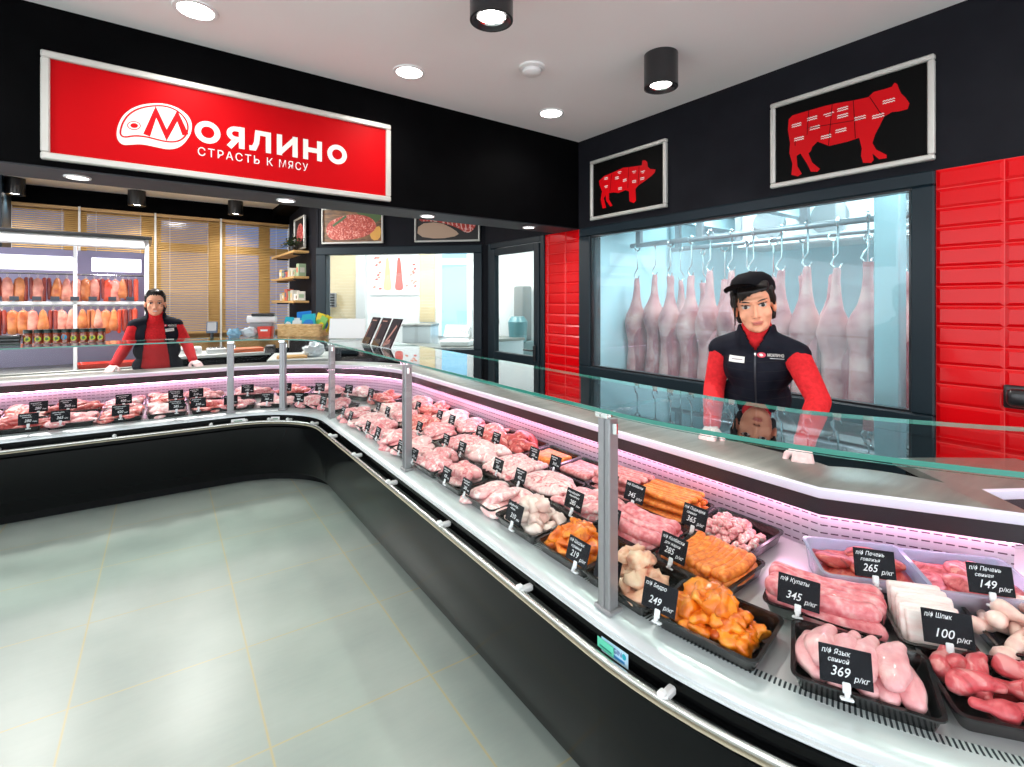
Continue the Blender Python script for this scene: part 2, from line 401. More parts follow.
s1, s2 = smoothpoly(L1), smoothpoly(L2); s3 = inset(s2, .0085)
lg.prism(s1, .001, T(0, 0, z0), 0); lg.prism(s2, .001, T(0, 0, z0 + .0006), 1); lg.prism(s3, .001, T(0, 0, z0 + .0012), 0)
lg.stroke([(-0.493, -0.072), (-0.451, 0.066), (-0.402, -0.054), (-0.352, 0.066), (-0.312, -0.035)], .032, .001, T(0, 0, z0 + .0018), 1)
el = lambda cx, cy, a, b_, k=20: [(cx + a * math.cos(2 * PI * i / k) , cy + b_ * math.sin(2 * PI * i / k) + a * math.cos(2 * PI * i / k) * .15) for i in range(k)]
lg.prism(el(-.549, -.03, .03, .024), .001, T(0, 0, z0 + .0018), 1); lg.prism(el(-.549, -.03, .026, .02), .001, T(0, 0, z0 + .0024), 0); lg.prism(el(-.548, -.03, .017, .013), .001, T(0, 0, z0 + .003), 1)
obj('logo', lg, [whiteprint, redp], sg, smooth=0)
def glyphs(b, x, h, wd, sc, M, mi=0):
    """wide rounded capitals, h high, pen width wd, each letter placed on a list of x positions"""
    c = h / 2
    ring = lambda cx, r: [(cx + r * math.cos(2 * PI * i / 28), c + r * math.sin(2 * PI * i / 28)) for i in range(28)]
    r = c - wd / 2
    for ch, x0 in sc:
        if ch == 'О': b.stroke(ring(x0 + c, r), wd, .001, M, mi, True)
        elif ch == 'Я':
            b.stroke([(x0 + .1 - wd / 2, 0), (x0 + .1 - wd / 2, h)], wd, .001, M, mi)
            pr = [(x0 + .1 - wd, h - wd / 2)] + [(x0 + .052 + .034 * math.cos(a), h - wd / 2 - .03 + .03 * math.sin(a)) for a in [PI / 2 + PI * i / 10 for i in range(11)]] + [(x0 + .1 - wd, h - wd / 2 - .06)]
            b.stroke(pr, wd * .9, .001, M, mi); b.stroke([(x0 + .058, h * .42), (x0 + wd * .55, 0)], wd, .001, M, mi)
        elif ch == 'Л':
            b.stroke([(x0 + .004, wd / 2), (x0 + .030, wd * .55), (x0 + .044, h * .4), (x0 + .050, h - wd / 2), (x0 + .126 - wd / 2, h - wd / 2), (x0 + .126 - wd / 2, 0)], wd * .95, .001, M, mi)
        elif ch == 'И':
            for q in (wd / 2, .124 - wd / 2): b.stroke([(x0 + q, 0), (x0 + q, h)], wd, .001, M, mi)
            b.stroke([(x0 + wd / 2, wd * .4), (x0 + .124 - wd / 2, h - wd * .4)], wd * .9, .001, T(0, 0, .0002) @ M, mi)
        elif ch == 'Н':
            for q in (wd / 2, .118 - wd / 2): b.stroke([(x0 + q, 0), (x0 + q, h)], wd, .001, M, mi)
            b.stroke([(x0 + wd / 2, c), (x0 + .118 - wd / 2, c)], wd, .001, T(0, 0, .0002) @ M, mi)
    return b
for lt_ in (('О', -.268), ('Я', -.110), ('Л', .012), ('И', .171), ('Н', .329), ('О', .482)):
    obj('letter', glyphs(B(), 0, .130, .031, [lt_], T(0, -.063, z0)), whiteprint, sg, smooth=0)
for wd_, x_, w_ in (('СТРАСТЬ', -.256, .325), ('К', .109, .034), ('МЯСУ', .180, .174)):
    obj('slogan_word', text(wd_, .047, w_, offset=.002, space=1.25), whiteprint, sg, M=T(x_, -.140, z0), smooth=0)
blackpanel = mat('black print', (.002, .002, .002), .5, spec=.08)
COW = [(-0.309, 0.147), (-0.286, 0.165), (-0.208, 0.166), (-0.105, 0.166), (-0.035, 0.162), (0.046, 0.151), (0.124, 0.145), (0.149, 0.166), (0.198, 0.164), (0.234, 0.166), (0.246, 0.183), (0.258, 0.172), (0.264, 0.149), (0.275, 0.116), (0.293, 0.09), (0.312, 0.051), (0.304, 0.023), (0.269, 0.022), (0.234, 0.028), (0.198, 0.013), (0.18, -0.025), (0.155, -0.076), (0.143, -0.117), (0.161, -0.158), (0.21, -0.199), (0.21, -0.217), (0.174, -0.215), (0.143, -0.175), (0.149, -0.213), (0.137, -0.227), (0.098, -0.218), (0.088, -0.177), (0.092, -0.134), (0.079, -0.071), (0.02, -0.078), (-0.077, -0.079), (-0.141, -0.036), (-0.171, -0.061), (-0.178, -0.083), (-0.193, -0.095), (-0.171, -0.156), (-0.127, -0.205), (-0.141, -0.218), (-0.178, -0.21), (-0.201, -0.157), (-0.239, -0.084), (-0.262, -0.095), (-0.257, -0.161), (-0.231, -0.212), (-0.254, -0.224), (-0.293, -0.206), (-0.286, -0.139), (-0.305, -0.068), (-0.301, -0.003), (-0.314, 0.083)]
PIG = [(-0.311, 0.077), (-0.247, 0.107), (-0.164, 0.115), (-0.032, 0.133), (0.07, 0.121), (0.167, 0.11), (0.173, 0.147), (0.197, 0.146), (0.221, 0.126), (0.227, 0.087), (0.25, 0.063), (0.302, 0.048), (0.296, 0.025), (0.262, 0.004), (0.191, -0.025), (0.131, -0.047), (0.101, -0.07), (0.107, -0.169), (0.082, -0.184), (0.038, -0.162), (0.032, -0.078), (-0.006, -0.061), (-0.084, -0.072), (-0.137, -0.058), (-0.192, -0.054), (-0.192, -0.11), (-0.151, -0.168), (-0.178, -0.174), (-0.226, -0.115), (-0.233, -0.062), (-0.254, -0.089), (-0.226, -0.177), (-0.268, -0.176), (-0.29, -0.094), (-0.275, -0.023), (-0.304, 0.034)]
for nm, poly, lab, y, w_, h_, marks, cuts, label in (
    ('cow_chart', COW, 'red cow', 1.23, .84, .545, [(-0.262, 0.104), (-0.171, 0.119), (-0.079, 0.114), (-0.005, 0.125), (-0.005, 0.085), (-0.156, 0.058), (-0.247, 0.015), (-0.094, -0.013), (-0.014, 0.003), (0.083, 0.047), (0.171, 0.032), (0.22, 0.099)],
     [[(-.19, .165), (-.2, .02)], [(-.06, .163), (-.08, -.075)], [(.05, .15), (.06, -.07)], [(.13, .145), (.19, .02)], [(-.2, .06), (.1, .03)], [(-.27, -.03), (-.27, .0)]], 'framed black chart of a red cow marked with beef cuts'),
    ('pig_chart', PIG, 'red pig', 2.867, .825, .535, [(-0.226, 0.087), (-0.071, 0.106), (-0.1, 0.067), (-0.013, 0.03), (0.088, 0.078), (0.179, 0.059), (0.173, 0.008), (0.088, 0.0), (-0.226, 0.014), (-0.064, -0.031)],
     [[(-.16, .11), (-.18, -.04)], [(.03, .125), (.02, -.05)], [(.14, .11), (.13, -.04)]], 'framed black chart of a red pig marked with pork cuts')):
    t = framed(nm, label, 'picture', w_, h_, .03, onR(y, 2.505), blackpanel)
    obj('animal_silhouette', B().prism(poly, .001, T(0, 0, .0165)), redp, t, smooth=0)
    for c_ in cuts: obj('cut_line', B().stroke(c_, .0035, .0006, T(0, 0, .0178)), blackpanel, t, smooth=0)
    for (x, yv) in marks:
        b = B()
        k = .028 if nm == 'cow_chart' else .02
        for r_ in range(2):
            pts = [(x - k + j * k / 4, yv - r_ * .013 + (.0025 if j % 2 else -.0025)) for j in range(9)] if r_ == 0 or rnd.random() < .6 else [(x - k * .6, yv - .013), (x + k * .6, yv - .013)]
            b.stroke(pts, .004, .0005, T(0, 0, .0179))
        obj('cut_label', b, whiteprint, t, smooth=0)
# meat photographs over the cutting-room window
def marbled(name, dark, mid, fat, scale=30, rough=.38):
    if name in MATS: return MATS[name]
    m = mat(name, mid, rough, coat=.15); bs = m.node_tree.nodes['Principled BSDF']
    co = objco(m)
    n = N(m, 'ShaderNodeTexNoise', Scale=scale, Detail=6., Distortion=1.6); L(m, co, n.inputs['Vector'])
    L(m, ramp(m, n.outputs['Fac'], [(.34, dark), (.46, mid), (.53, mid), (.61, fat)]), bs.inputs['Base Color'])
    n2 = N(m, 'ShaderNodeTexNoise', Scale=scale * 2.5, Detail=2.); L(m, co, n2.inputs['Vector'])
    bp = N(m, 'ShaderNodeBump', Strength=.6, Distance=.003); L(m, n2.outputs['Fac'], bp.inputs['Height']); L(m, bp.outputs[0], bs.inputs['Normal'])
    return m
pm_red = marbled('printed steak', (.28, .02, .015), (.55, .07, .04), (.8, .35, .28), 22)
pm_rib = marbled('printed ribs', (.32, .015, .012), (.55, .04, .03), (.82, .5, .45), 16)
pm_brown = noisy('printed board', [(.3, (.05, .02, .01)), (.7, (.32, .16, .06))], 9, stretch=(1, 5, 1))
pm_green = mat('printed herbs', (.06, .12, .03)); pm_dark = mat('printed dark cloth', (.015, .012, .012)); pm_paper = mat('printed paper', (.5, .34, .24))
for nm, label, tx in (('steak_picture', 'framed photo of a marbled raw steak above the partition window', 1.68), ('ribs_picture', 'framed photo of raw ribs above the partition window', .465)):
    t = framed(nm, label, 'picture', .815, .45, .022, DG @ frame((tx, 0, 2.45), (-1, 0, 0), (0, 0, 1), (0, -1, 0)), pm_brown if tx > 1 else pm_dark)
    if tx > 1:
        obj('printed_herbs', B().prism(smoothpoly([(.02, .19), (.12, .1), (.3, .02), (.38, .08), (.38, .19)], 1), .001, T(0, 0, .0165)), pm_green, t, smooth=0)
        obj('printed_steak', B().prism(smoothpoly([(-.36, -.06), (-.32, .05), (-.12, .13), (.08, .14), (.26, .09), (.33, -.02), (.24, -.11), (.1, -.16), (-.12, -.18), (-.3, -.17)]), .001, T(0, 0, .0172)), pm_red, t, smooth=0)
        obj('printed_potato', B().prism(smoothpoly([(.22, -.1), (.34, .0), (.38, -.06), (.36, -.18), (.26, -.19)], 1), .001, T(0, 0, .0168)), mat('printed potato', (.72, .36, .06)), t, smooth=0)
        obj('printed_rosemary', B().stroke([(-.26, .0), (-.18, .05), (-.08, .12)], .03, .001, T(0, 0, .0185)), pm_green, t, smooth=0)
    else:
        obj('printed_paper', B().prism(smoothpoly([(-.38, -.15), (-.36, .0), (-.1, .02), (.1, -.08), (.16, -.15), (-.1, -.19)], 1), .001, T(0, 0, .0165)), pm_paper, t, smooth=0)
        obj('printed_ribs', B().prism(smoothpoly([(-.36, .03), (-.34, .17), (.05, .19), (.38, .12), (.36, -.05), (.26, -.14), (.12, -.05), (-.1, .02), (-.25, .03)]), .001, T(0, 0, .017)), pm_rib, t, smooth=0)
        b = B()
        for k in range(7): b.stroke([(-.1 + k * .06, .16), (-.04 + k * .055, -.0 - k * .014)], .014, .001, T(0, 0, .0182))
        obj('printed_bones', b, mat('printed bone', (.78, .5, .44)), t, smooth=0)
t = framed('small_meat_picture', 'narrow framed photo of meat above the wooden wall shelves', 'picture', .56, .45, .022, frame((1.786, 7.42, 2.45), (0, -1, 0), (0, 0, 1), (-1, 0, 0)), pm_dark)
obj('printed_meat', B().prism(smoothpoly([(-.2, -.1), (-.15, .1), (.05, .16), (.2, .05), (.15, -.12)]), .001, T(0, 0, .0165)), pm_rib, t, smooth=0)

# ================================================================== CEILING FITTINGS
lens = mat('lit downlight lens', (1, 1, 1), .5, emit=(1, .97, .92), estr=14.)
lens2 = mat('lit soffit lens', (1, 1, 1), .5, emit=(1, .97, .92), estr=6.)
def lamp(name, kind, M, energy, col=(1, .96, .9), size=.15, spot=None, blend=.6, sy=None):
    l = bpy.data.lights.new(name, kind); l.energy = energy; l.color = col
    if kind == 'AREA':
        l.size = size
        if sy: l.shape = 'RECTANGLE'; l.size_y = sy
        else: l.shape = 'DISK'
        if spot: l.spread = spot
    if kind == 'SPOT': l.spot_size = spot; l.spot_blend = blend; l.shadow_soft_size = size
    o = bpy.data.objects.new(name, l); C.objects.link(o); o.matrix_world = XF @ M
    return o
def recessed(x, y, z, r, label, lens_, group, e=0.):
    t = thing('recessed_downlight', label, 'ceiling light', T(x, y, z), group)
    obj('trim_ring', B().lathe([(r * .78, -.001), (r * .8, -.008), (r * .97, -.008), (r, -.003), (r, .0)], 28, cap=False), plasticw, t)
    obj('lens', B().lathe([(.001, -.003), (r * .8, -.003), (r * .8, .0)], 28, cap=True), lens_, t)
    if e: lamp('downlight_beam', 'SPOT', T(x, y, z - .02), e, size=.06, spot=R(150), blend=.9)
recessed(.221, 3.05, 3.0, .105, 'round white recessed downlight in the ceiling above the red sign', lens, 'recessed ceiling downlights', 24)
recessed(1.403, 3.05, 3.0, .105, 'round white recessed downlight in the ceiling just past the red sign end', lens, 'recessed ceiling downlights', 24)
recessed(2.617, 3.05, 3.0, .105, 'round white recessed downlight nearest the ceiling corner by the pig chart', lens, 'recessed ceiling downlights', 24)
for x, lab in ((-.285, 'under the near end of the red sign'), (.776, 'under the middle of the red sign'), (1.82, 'above the folders on the glass'), (2.84, 'nearest the red tile strip')):
    recessed(x, 3.62, 2.182, .06, 'small flush downlight in the black bulkhead underside, ' + lab, lens2, 'bulkhead downlights', 9)
t = thing('smoke_detector', 'small round white smoke detector on the ceiling between the lamps', 'smoke detector', T(2.007, 2.526, 3.0))
obj('mounting_plate', B().lathe([(.0, .0), (.085, .0), (.085, -.012), (.06, -.018), (.001, -.018)], 28), plasticw, t)
obj('sensor_cap', B().lathe([(.055, -.018), (.06, -.022), (.06, -.04), (.045, -.05), (.001, -.052)], 28), plasticw, t)
def cylinder_spot(x, y, label, e, r=.1, h=.2, group='black cylinder spotlights'):
    t = thing('cylinder_spotlight', label, 'ceiling light', T(x, y, 3.0), group)
    obj('lamp_body', B().lathe([(.001, 0), (r, 0), (r, -h), (r * .9, -h), (r * .62, -h + .03), (.001, -h + .03)], 32, cap=False), plasticb, t)
    obj('reflector', B().lathe([(r * .66, -h + .012), (r * .6, -h + .022)], 32, cap=False), chrome, t)
    obj('lamp_lens', B().lathe([(.001, -h + .018), (r * .58, -h + .018), (r * .58, -h + .024)], 28), lens, t)
    if e: lamp('spotlight_beam', 'SPOT', T(x, y, 3.0 - h - .01), e, size=.05, spot=R(120), blend=.8)
cylinder_spot(1.302, 1.94, 'black cylinder spotlight cut by the upper picture edge', 34)
cylinder_spot(2.54, 1.94, 'black cylinder spotlight on the ceiling nearest the cow chart', 46)
cylinder_spot(-1.25, 8.5, 'black cylinder spotlight in the far room above the open fridge', 25)
cylinder_spot(-.06, 8.5, 'black cylinder spotlight in the far room, middle of three', 25)
cylinder_spot(1.12, 8.5, 'black cylinder spotlight in the far room nearest the wall shelves', 25)
# ================================================================== REFRIGERATED COUNTERS
XF = WORLD
DEP = .755
def st_main(y0, y1, n=2): return [(V(1.03, y0 + (y1 - y0) * i / n), V(1.785, y0 + (y1 - y0) * i / n)) for i in range(n + 1)]
def st_left(x0, x1, n=2): return [(V(x0 + (x1 - x0) * i / n, 4.65), V(x0 + (x1 - x0) * i / n, 5.405)) for i in range(n + 1)]
CC, CR = V(.45, 4.07), .58
def st_corner(n=18):
    o = []
    for i in range(n + 1):
        a = PI / 2 * i / n; u = V(math.cos(a), math.sin(a)); o.append((CC + u * CR, CC + u * (CR + DEP)))
    return o
NC, NR = V(2.58, 1.06), 1.55
def st_near():
    kn = [(0, V(1.785, 1.06)), (18, V(1.785, .80)), (58, V(2.06, .355)), (60, V(2.2, .5)), (80, V(2.62, .25))]
    o = []
    for a in [0, 3, 6, 9, 12, 15, 18, 22, 26, 30, 34, 38, 42, 46, 50, 54, 58, 60, 65, 70, 75, 80]:
        for (a0, p0), (a1, p1) in zip(kn, kn[1:]):
            if a0 <= a <= a1: bpt = p0.lerp(p1, (a - a0) / (a1 - a0)); break
        o.append((V(NC.x - NR * math.cos(R(a)), NC.y - NR * math.sin(R(a))), bpt))
    return o
def sweep(b, st, prof, mi=0, closed=True, caps=True):
    n = len(prof); rows = []; us = []; u = 0; last = None
    md = sum(p[0] for p in prof) / n
    vl = [0]
    for i in range(n): vl.append(vl[-1] + (Vector(prof[(i + 1) % n]) - Vector(prof[i])).length)
    for F, K in st:
        k = (K - F) / DEP
        rows.append([b.bm.verts.new((F.x + k.x * d, F.y + k.y * d, z)) for d, z in prof])
        m = F + k * md
        if last is not None: u += (m - last).length
        last = m; us.append(u)
    mis = mi if isinstance(mi, (list, tuple)) else [mi] * n
    for i in range(len(rows) - 1):
        for j in range(n if closed else n - 1):
            q = (j + 1) % n
            f = b.bm.faces.new((rows[i][j], rows[i][q], rows[i + 1][q], rows[i + 1][j])); f.material_index = mis[j]
            for lp, uv in zip(f.loops, ((us[i], vl[j]), (us[i], vl[j + 1]), (us[i + 1], vl[j + 1]), (us[i + 1], vl[j]))): lp[b.uv].uv = uv
    if closed and caps:
        for r in (list(reversed(rows[0])), rows[-1]):
            f = b.bm.faces.new(r); f.material_index = mis[0]
    return b
def rect(d0, z0, d1, z1): return [(d0, z0), (d0, z1), (d1, z1), (d1, z0)]
gloss = mat('glossy black counter panel', (.004, .0045, .005), .14, spec=.15)
satin = noisy('satin sill metal', [(.3, (.60, .64, .66)), (.7, (.68, .72, .74))], 4, rough=.28, metal=.3, rnd_off=False)
lip = mat('lamp tinted shelf lip', (.80, .76, .92), .25)  # lavender reflection of the lamps is put into the lip colour
deckm = mat('deck metal', (.62, .60, .62), .3, .5)
hous = mat('dark lamp housing', (.02, .014, .02), .4)
gtop = clear('counter glass', (.86, .965, .93), 1.0, ior=1.5)
gfront = clear('front glass', (.98, .99, .985), .8, ior=1.16)
gedge = mat('green glass edge', (.03, .22, .17), .12, coat=.5, emit=None)
tubem = mat('meat lamp tube', (1, 1, 1), .4, emit=(1, .54, .76), estr=13.)
def uvmask(name, base, slot, pu, pv, fu, fv, rough, metal, v0=0., vmax=None):
    m = mat(name, base, rough, metal); bs = m.node_tree.nodes['Principled BSDF']
    uv = N(m, 'ShaderNodeUVMap'); s = N(m, 'ShaderNodeSeparateXYZ'); L(m, uv.outputs[0], s.inputs[0])
    def band(o, p, f, off=0.):
        a = N(m, 'ShaderNodeMath', operation='MULTIPLY_ADD'); L(m, o, a.inputs[0]); a.inputs[1].default_value = 1 / p; a.inputs[2].default_value = off
        c = N(m, 'ShaderNodeMath', operation='FRACT'); L(m, a.outputs[0], c.inputs[0])
        d = N(m, 'ShaderNodeMath', operation='LESS_THAN'); L(m, c.outputs[0], d.inputs[0]); d.inputs[1].default_value = f
        return d.outputs[0]
    a = band(s.outputs[0], pu, fu)
    if pv:
        c = band(s.outputs[1], pv, fv, v0); q = N(m, 'ShaderNodeMath', operation='MULTIPLY'); L(m, a, q.inputs[0]); L(m, c, q.inputs[1]); a = q.outputs[0]
    mx = N(m, 'ShaderNodeMixRGB'); L(m, a, mx.inputs[0]); mx.inputs[1].default_value = (*base, 1); mx.inputs[2].default_value = (*slot, 1); L(m, mx.outputs[0], bs.inputs['Base Color'])
    return m
grillem = uvmask('slotted air grille', (.70, .74, .75), (.03, .045, .055), .0105, 0, .45, 0, .35, .4)
backm = uvmask('perforated back panel', (.62, .50, .60), (.10, .04, .08), .03, .026, .72, .17, .35, .3)
def counter(label, st, posts, brackets):
    t = thing('display_counter', label, 'refrigerated counter', T(st[0][0].x, st[0][0].y, 0), 'black refrigerated meat counters')
    inv = t.matrix_world.inverted()
    loc = T(-st[0][0].x, -st[0][0].y, 0)
    def P(name, prof, m, mi=0, sm=40, parent=t, **k):
        b = sweep(B(), st, prof, mi); bmesh.ops.transform(b.bm, matrix=loc, verts=b.bm.verts); return obj(name, b, m, parent, smooth=sm, **k)
    P('plinth', rect(.10, 0, .14, .1), gloss)
    P('base_panel', [(.02, .075), (.0, .10), (.0, .46), (.03, .47), (.03, .075)], gloss)
    P('bumper_strip', [(.02, .465), (.012, .47), (.012, .495), (.03, .5), (.03, .53), (.014, .535), (.014, .562), (.05, .566), (.05, .465)], gloss)
    P('front_sill', [(-.010, .566), (-.014, .570), (-.013, .575), (-.004, .577), (-.004, .583), (.008, .592), (.040, .600), (.088, .6035), (.088, .593), (.03, .583), (.0, .566)], satin, sm=50)
    P('air_grille', rect(.088, .592, .115, .604), grillem)
    P('deck', [(.115, .560), (.115, .6005), (.80, .657), (.80, .56)], deckm)
    P('back_panel', [(.825, .60), (.802, .62), (.797, .842), (.825, .842)], backm)
    h = P('lamp_housing', [(.756, .796), (.748, .855), (.825, .855), (.825, .80), (.77, .796)], hous)
    P('lamp_tube', [(.776, .790), (.776, .798), (.794, .798), (.794, .790)], tubem, parent=h)
    P('rear_shelf', [(.752, .853), (.742, .855), (.737, .862), (.737, .884), (.745, .890), (1.03, .890), (1.03, .866)], [steel, lip], mi=[1, 1, 1, 1, 0, 0, 0])
    P('rear_body', rect(.84, .0, .98, .866), gloss)
    P('glass_top', [(.0, 1.183), (.0, 1.194), (.43, 1.194), (.43, 1.183)], [gtop, gedge], mi=[1, 0, 1, 0])
    P('front_glass', [(.012, .597), (.012, 1.176), (.019, 1.176), (.019, .597)], [gfront, gedge], mi=[0, 1, 0, 0])
    rp = [(-.046, .515), (-.048, .518), (-.048, .525), (-.044, .530), (-.036, .530), (-.033, .525), (-.033, .517), (-.040, .513)]
    rail = P('bumper_rail', rp, chrome_r, sm=60)
    P('rail_insert', [(-.049, .505), (-.049, .510), (-.036, .512), (-.036, .505)], mat('beige rail insert', (.42, .38, .27), .5), parent=rail)
    for p, q in brackets:
        b = B(); b.box((0, .012, 0), (.022, .05, .022), bev=.005); b.box((0, -.016, .014), (.020, .026, .018), bev=.006)
        n = (q - p).normalized(); m = frame((p.x - n.x * .032, p.y - n.y * .032, .528), (n.y, -n.x, 0), (n.x, n.y, 0), (0, 0, 1))
        obj('rail_bracket', b, plasticw, rail, M=loc @ m)
    for p, q in posts:
        n = (q - p).normalized(); m = frame((p.x + n.x * .04, p.y + n.y * .04, 0), (n.y, -n.x, 0), (n.x, n.y, 0), (0, 0, 1))
        b = B(); b.bx(-.024, -.018, .6, .024, .022, 1.165, bev=.004); b.bx(-.034, -.024, .598, .034, .03, .612, bev=.003); b.bx(-.006, -.022, .612, .006, -.017, 1.16)
        po = obj('support_post', b, alu, t, M=loc @ m)
        b = B(); b.tube([(0, 0, 1.16), (0, 0, 1.184)], .016, 14); b.tube([(0, -.028, 1.172), (0, .03, 1.172)], .006, 10); b.tube([(.03, .0, 1.12), (.03, .0, 1.15)], .009, 10); b.box((0, -.024, 1.172), (.05, .006, .018), bev=.002)
        obj('glass_clamp', b, chrome, po)
    return t
chrome_r = mat('polished rail', (.66, .66, .63), .2, .8)
def mp_(y): return (V(1.03, y), V(1.785, y))
def lp_(x): return (V(x, 4.65), V(x, 5.405))
def cp_(a): u = V(math.cos(R(a)), math.sin(R(a))); return (CC + u * CR, CC + u * (CR + DEP))
def np_(a):
    s = st_near(); return min(s, key=lambda e: abs(math.degrees(math.atan2(NC.y - e[0].y, NC.x - e[0].x)) - a))
counter('curved black meat counter in the foreground, bowed outwards beside the sausage trays', st_near(), [mp_(1.062)], [np_(9), np_(30)])
counter('straight black meat counter between the tall foreground post and the middle post', st_main(1.06, 2.56), [mp_(2.555)], [mp_(1.385), mp_(1.985)])
counter('straight black meat counter under the folders, running from middle post to inner corner', st_main(2.56, 4.07), [mp_(4.04)], [mp_(2.6), mp_(3.19), mp_(3.75)])
counter('rounded inner corner meat counter below the wicker basket', st_corner(), [cp_(54)], [cp_(15), cp_(45), cp_(62), cp_(80)])
counter('straight black meat counter in front of the bareheaded seller', st_left(.45, -2.05, 4), [lp_(.44), lp_(-1.2)], [lp_(.3), lp_(-.3), lp_(-.9)])
# stickers on the counter edge
def sticker(name, label, M, w, h, base, body, col, parent=None, cat='sticker'):
    t = thing(name, label, cat, M)
    obj('sticker_face', B().bx(-w / 2, -h / 2, 0, w / 2, h / 2, .0012), base, t)
    return t
def nearM(a, d, z, tilt=0.):
    F, K = np_(a); n = (K - F).normalized(); q = F + n * d
    return frame((q.x, q.y, z), (n.y, -n.x, 0), (0, 0, 1), (-n.x, -n.y, 0)) @ RX(tilt)
stg = mat('green sticker', (.12, .62, .42), .4); stb = mat('pale blue sticker', (.45, .66, .82), .4); navy = mat('navy print', (.01, .05, .25), .4); teal = mat('teal print', (.0, .35, .45), .4); sblue = mat('sticker blue', (.02, .22, .55), .4)
t = sticker('sticker', 'small green sticker under the counter sill beside the blue maker sticker', frame((1.012, 1.012, .540), (0, -1, 0), (0, 0, 1), (-1, 0, 0)), .062, .028, stg, '', None)
obj('print_mark', B().bx(-.022, -.008, .0012, .024, -.004, .0016), mat('dark green print', (.0, .18, .12)), t)
t = sticker('sticker', 'pale blue maker sticker with navy lettering under the counter sill', nearM(3, -.014, .538) @ T(-.005, 0, 0), .095, .04, stb, '', None)
b = text('COZGIN', .0125, .066, offset=.02, d=.0014); obj('lettering', b, navy, t, M=T(-.041, .0, 0), smooth=0)
b = B().bx(-.041, -.014, .0012, .036, -.007, .0017); obj('print_bar', b, sblue, t)
obj('print_dot', B().prism([(.034 + .007 * math.cos(i * PI / 8), .006 + .008 * math.sin(i * PI / 8)) for i in range(16)], .0006, T(0, 0, .0012)), teal, t)
F, K = cp_(84); n = (K - F).normalized()
for nm, aa, lab, ww in (('sticker', 86, 'small white sticker under the corner counter sill beside the far left post', .1), ('sticker', 58, 'small white sticker under the corner counter sill, below the middle corner post', .07)):
    F, K = cp_(aa); n = (K - F).normalized(); q = F - n * .008
    t = sticker(nm, lab, frame((q.x, q.y, .535), (n.y, -n.x, 0), (0, 0, 1), (-n.x, -n.y, 0)), ww, .03, plasticw, '', None)
    obj('print_mark', B().bx(-ww * .3, -.006, .0012, ww * .3, .004, .0016), mat('grey green print', (.25, .4, .3)), t)
# ================================================================== TRAYS, MEAT, PRICE TAGS
def rrect(l, w, r, n=4):
    o = []
    for cx, cy, a0 in ((l / 2 - r, w / 2 - r, 0), (-l / 2 + r, w / 2 - r, 90), (-l / 2 + r, -w / 2 + r, 180), (l / 2 - r, -w / 2 + r, 270)):
        for i in range(n + 1): a = R(a0 + 90 * i / n); o.append((cx + r * math.cos(a), cy + r * math.sin(a)))
    return o
def tray_mesh(l, w, h, m, name='tray'):
    b = B()
    b.loft([[Vector((x, y, z)) for x, y in rrect(l - e, w - e, r)] for e, z, r in ((.034, 0, .016), (.012, h - .005, .02), (0, h - .004, .024), (0, h, .024), (.018, h, .018), (.022, h - .004, .018), (.040, .004, .014))], True)
    return b.mesh(name, m, 40)
trayb = mat('black tray plastic', (.008, .008, .009), .22, coat=.3)
tubp = clear('frosted tub plastic', (.80, .86, .95), .7, haze=.35, hazecol=(.8, .88, 1), ior=1.35)
TM = {}
def get_tray(l, w, h, m=trayb):
    k = (round(l, 2), round(w, 2), round(h, 3), m.name)
    if k not in TM: TM[k] = tray_mesh(l, w, h, m)
    return TM[k]
# --- meat materials
pink = marbled('pink pork', (.66, .15, .17), (.84, .34, .36), (.95, .72, .70), 36)
pale = marbled('pale pork', (.74, .28, .30), (.88, .50, .50), (.97, .82, .79), 30)
red = marbled('red beef', (.24, .012, .014), (.48, .045, .04), (.72, .25, .22), 24)
salmon = marbled('reddish pork', (.55, .06, .06), (.76, .18, .16), (.92, .58, .52), 32)
orange = noisy('orange marinade', [(.28, (.54, .07, .003)), (.5, (.86, .20, .005)), (.72, (.96, .38, .03))], 22, rough=.25, bump=.5, bscale=60, distort=1., coat=.4)
chick = noisy('raw chicken', [(.3, (.62, .22, .14)), (.5, (.82, .46, .30)), (.72, (.92, .70, .50))], 22, rough=.3, bump=.3, bscale=50, distort=.8, coat=.3)
wchick = noisy('pale chicken', [(.3, (.72, .42, .38)), (.5, (.86, .66, .60)), (.72, (.93, .82, .76))], 20, rough=.32, bump=.3, bscale=50, coat=.2)
sausp = noisy('pink sausage', [(.3, (.64, .10, .13)), (.52, (.80, .24, .27)), (.75, (.93, .56, .56))], 60, rough=.3, bump=.25, bscale=90, coat=.3)
mincep = noisy('pink mince', [(.3, (.62, .12, .13)), (.55, (.80, .30, .30)), (.75, (.90, .55, .52))], 70, rough=.4, bump=.6, bscale=110)
minceo = noisy('orange mince', [(.3, (.62, .10, .012)), (.55, (.88, .23, .025)), (.75, (.96, .44, .12))], 60, rough=.35, bump=.5, bscale=100)
tonguem = noisy('tongue', [(.3, (.78, .32, .35)), (.55, (.88, .46, .48)), (.75, (.93, .62, .61))], 30, rough=.3, bump=.3, bscale=150, coat=.2)
heartm = marbled('pork heart', (.44, .03, .04), (.68, .10, .12), (.80, .28, .28), 12, .28)
lardm = noisy('lard', [(.3, (.86, .62, .60)), (.6, (.94, .82, .80))], 14, rough=.4, stretch=(1, 1, 5))
footm = noisy('pale trotter', [(.3, (.80, .42, .38)), (.55, (.92, .68, .60)), (.75, (.95, .80, .72))], 26, rough=.32, coat=.2)
liverm = marbled('liver', (.20, .008, .008), (.42, .03, .025), (.58, .12, .08), 20, .4)
liverm2 = marbled('paler liver', (.36, .03, .035), (.60, .10, .11), (.74, .30, .26), 20, .4)
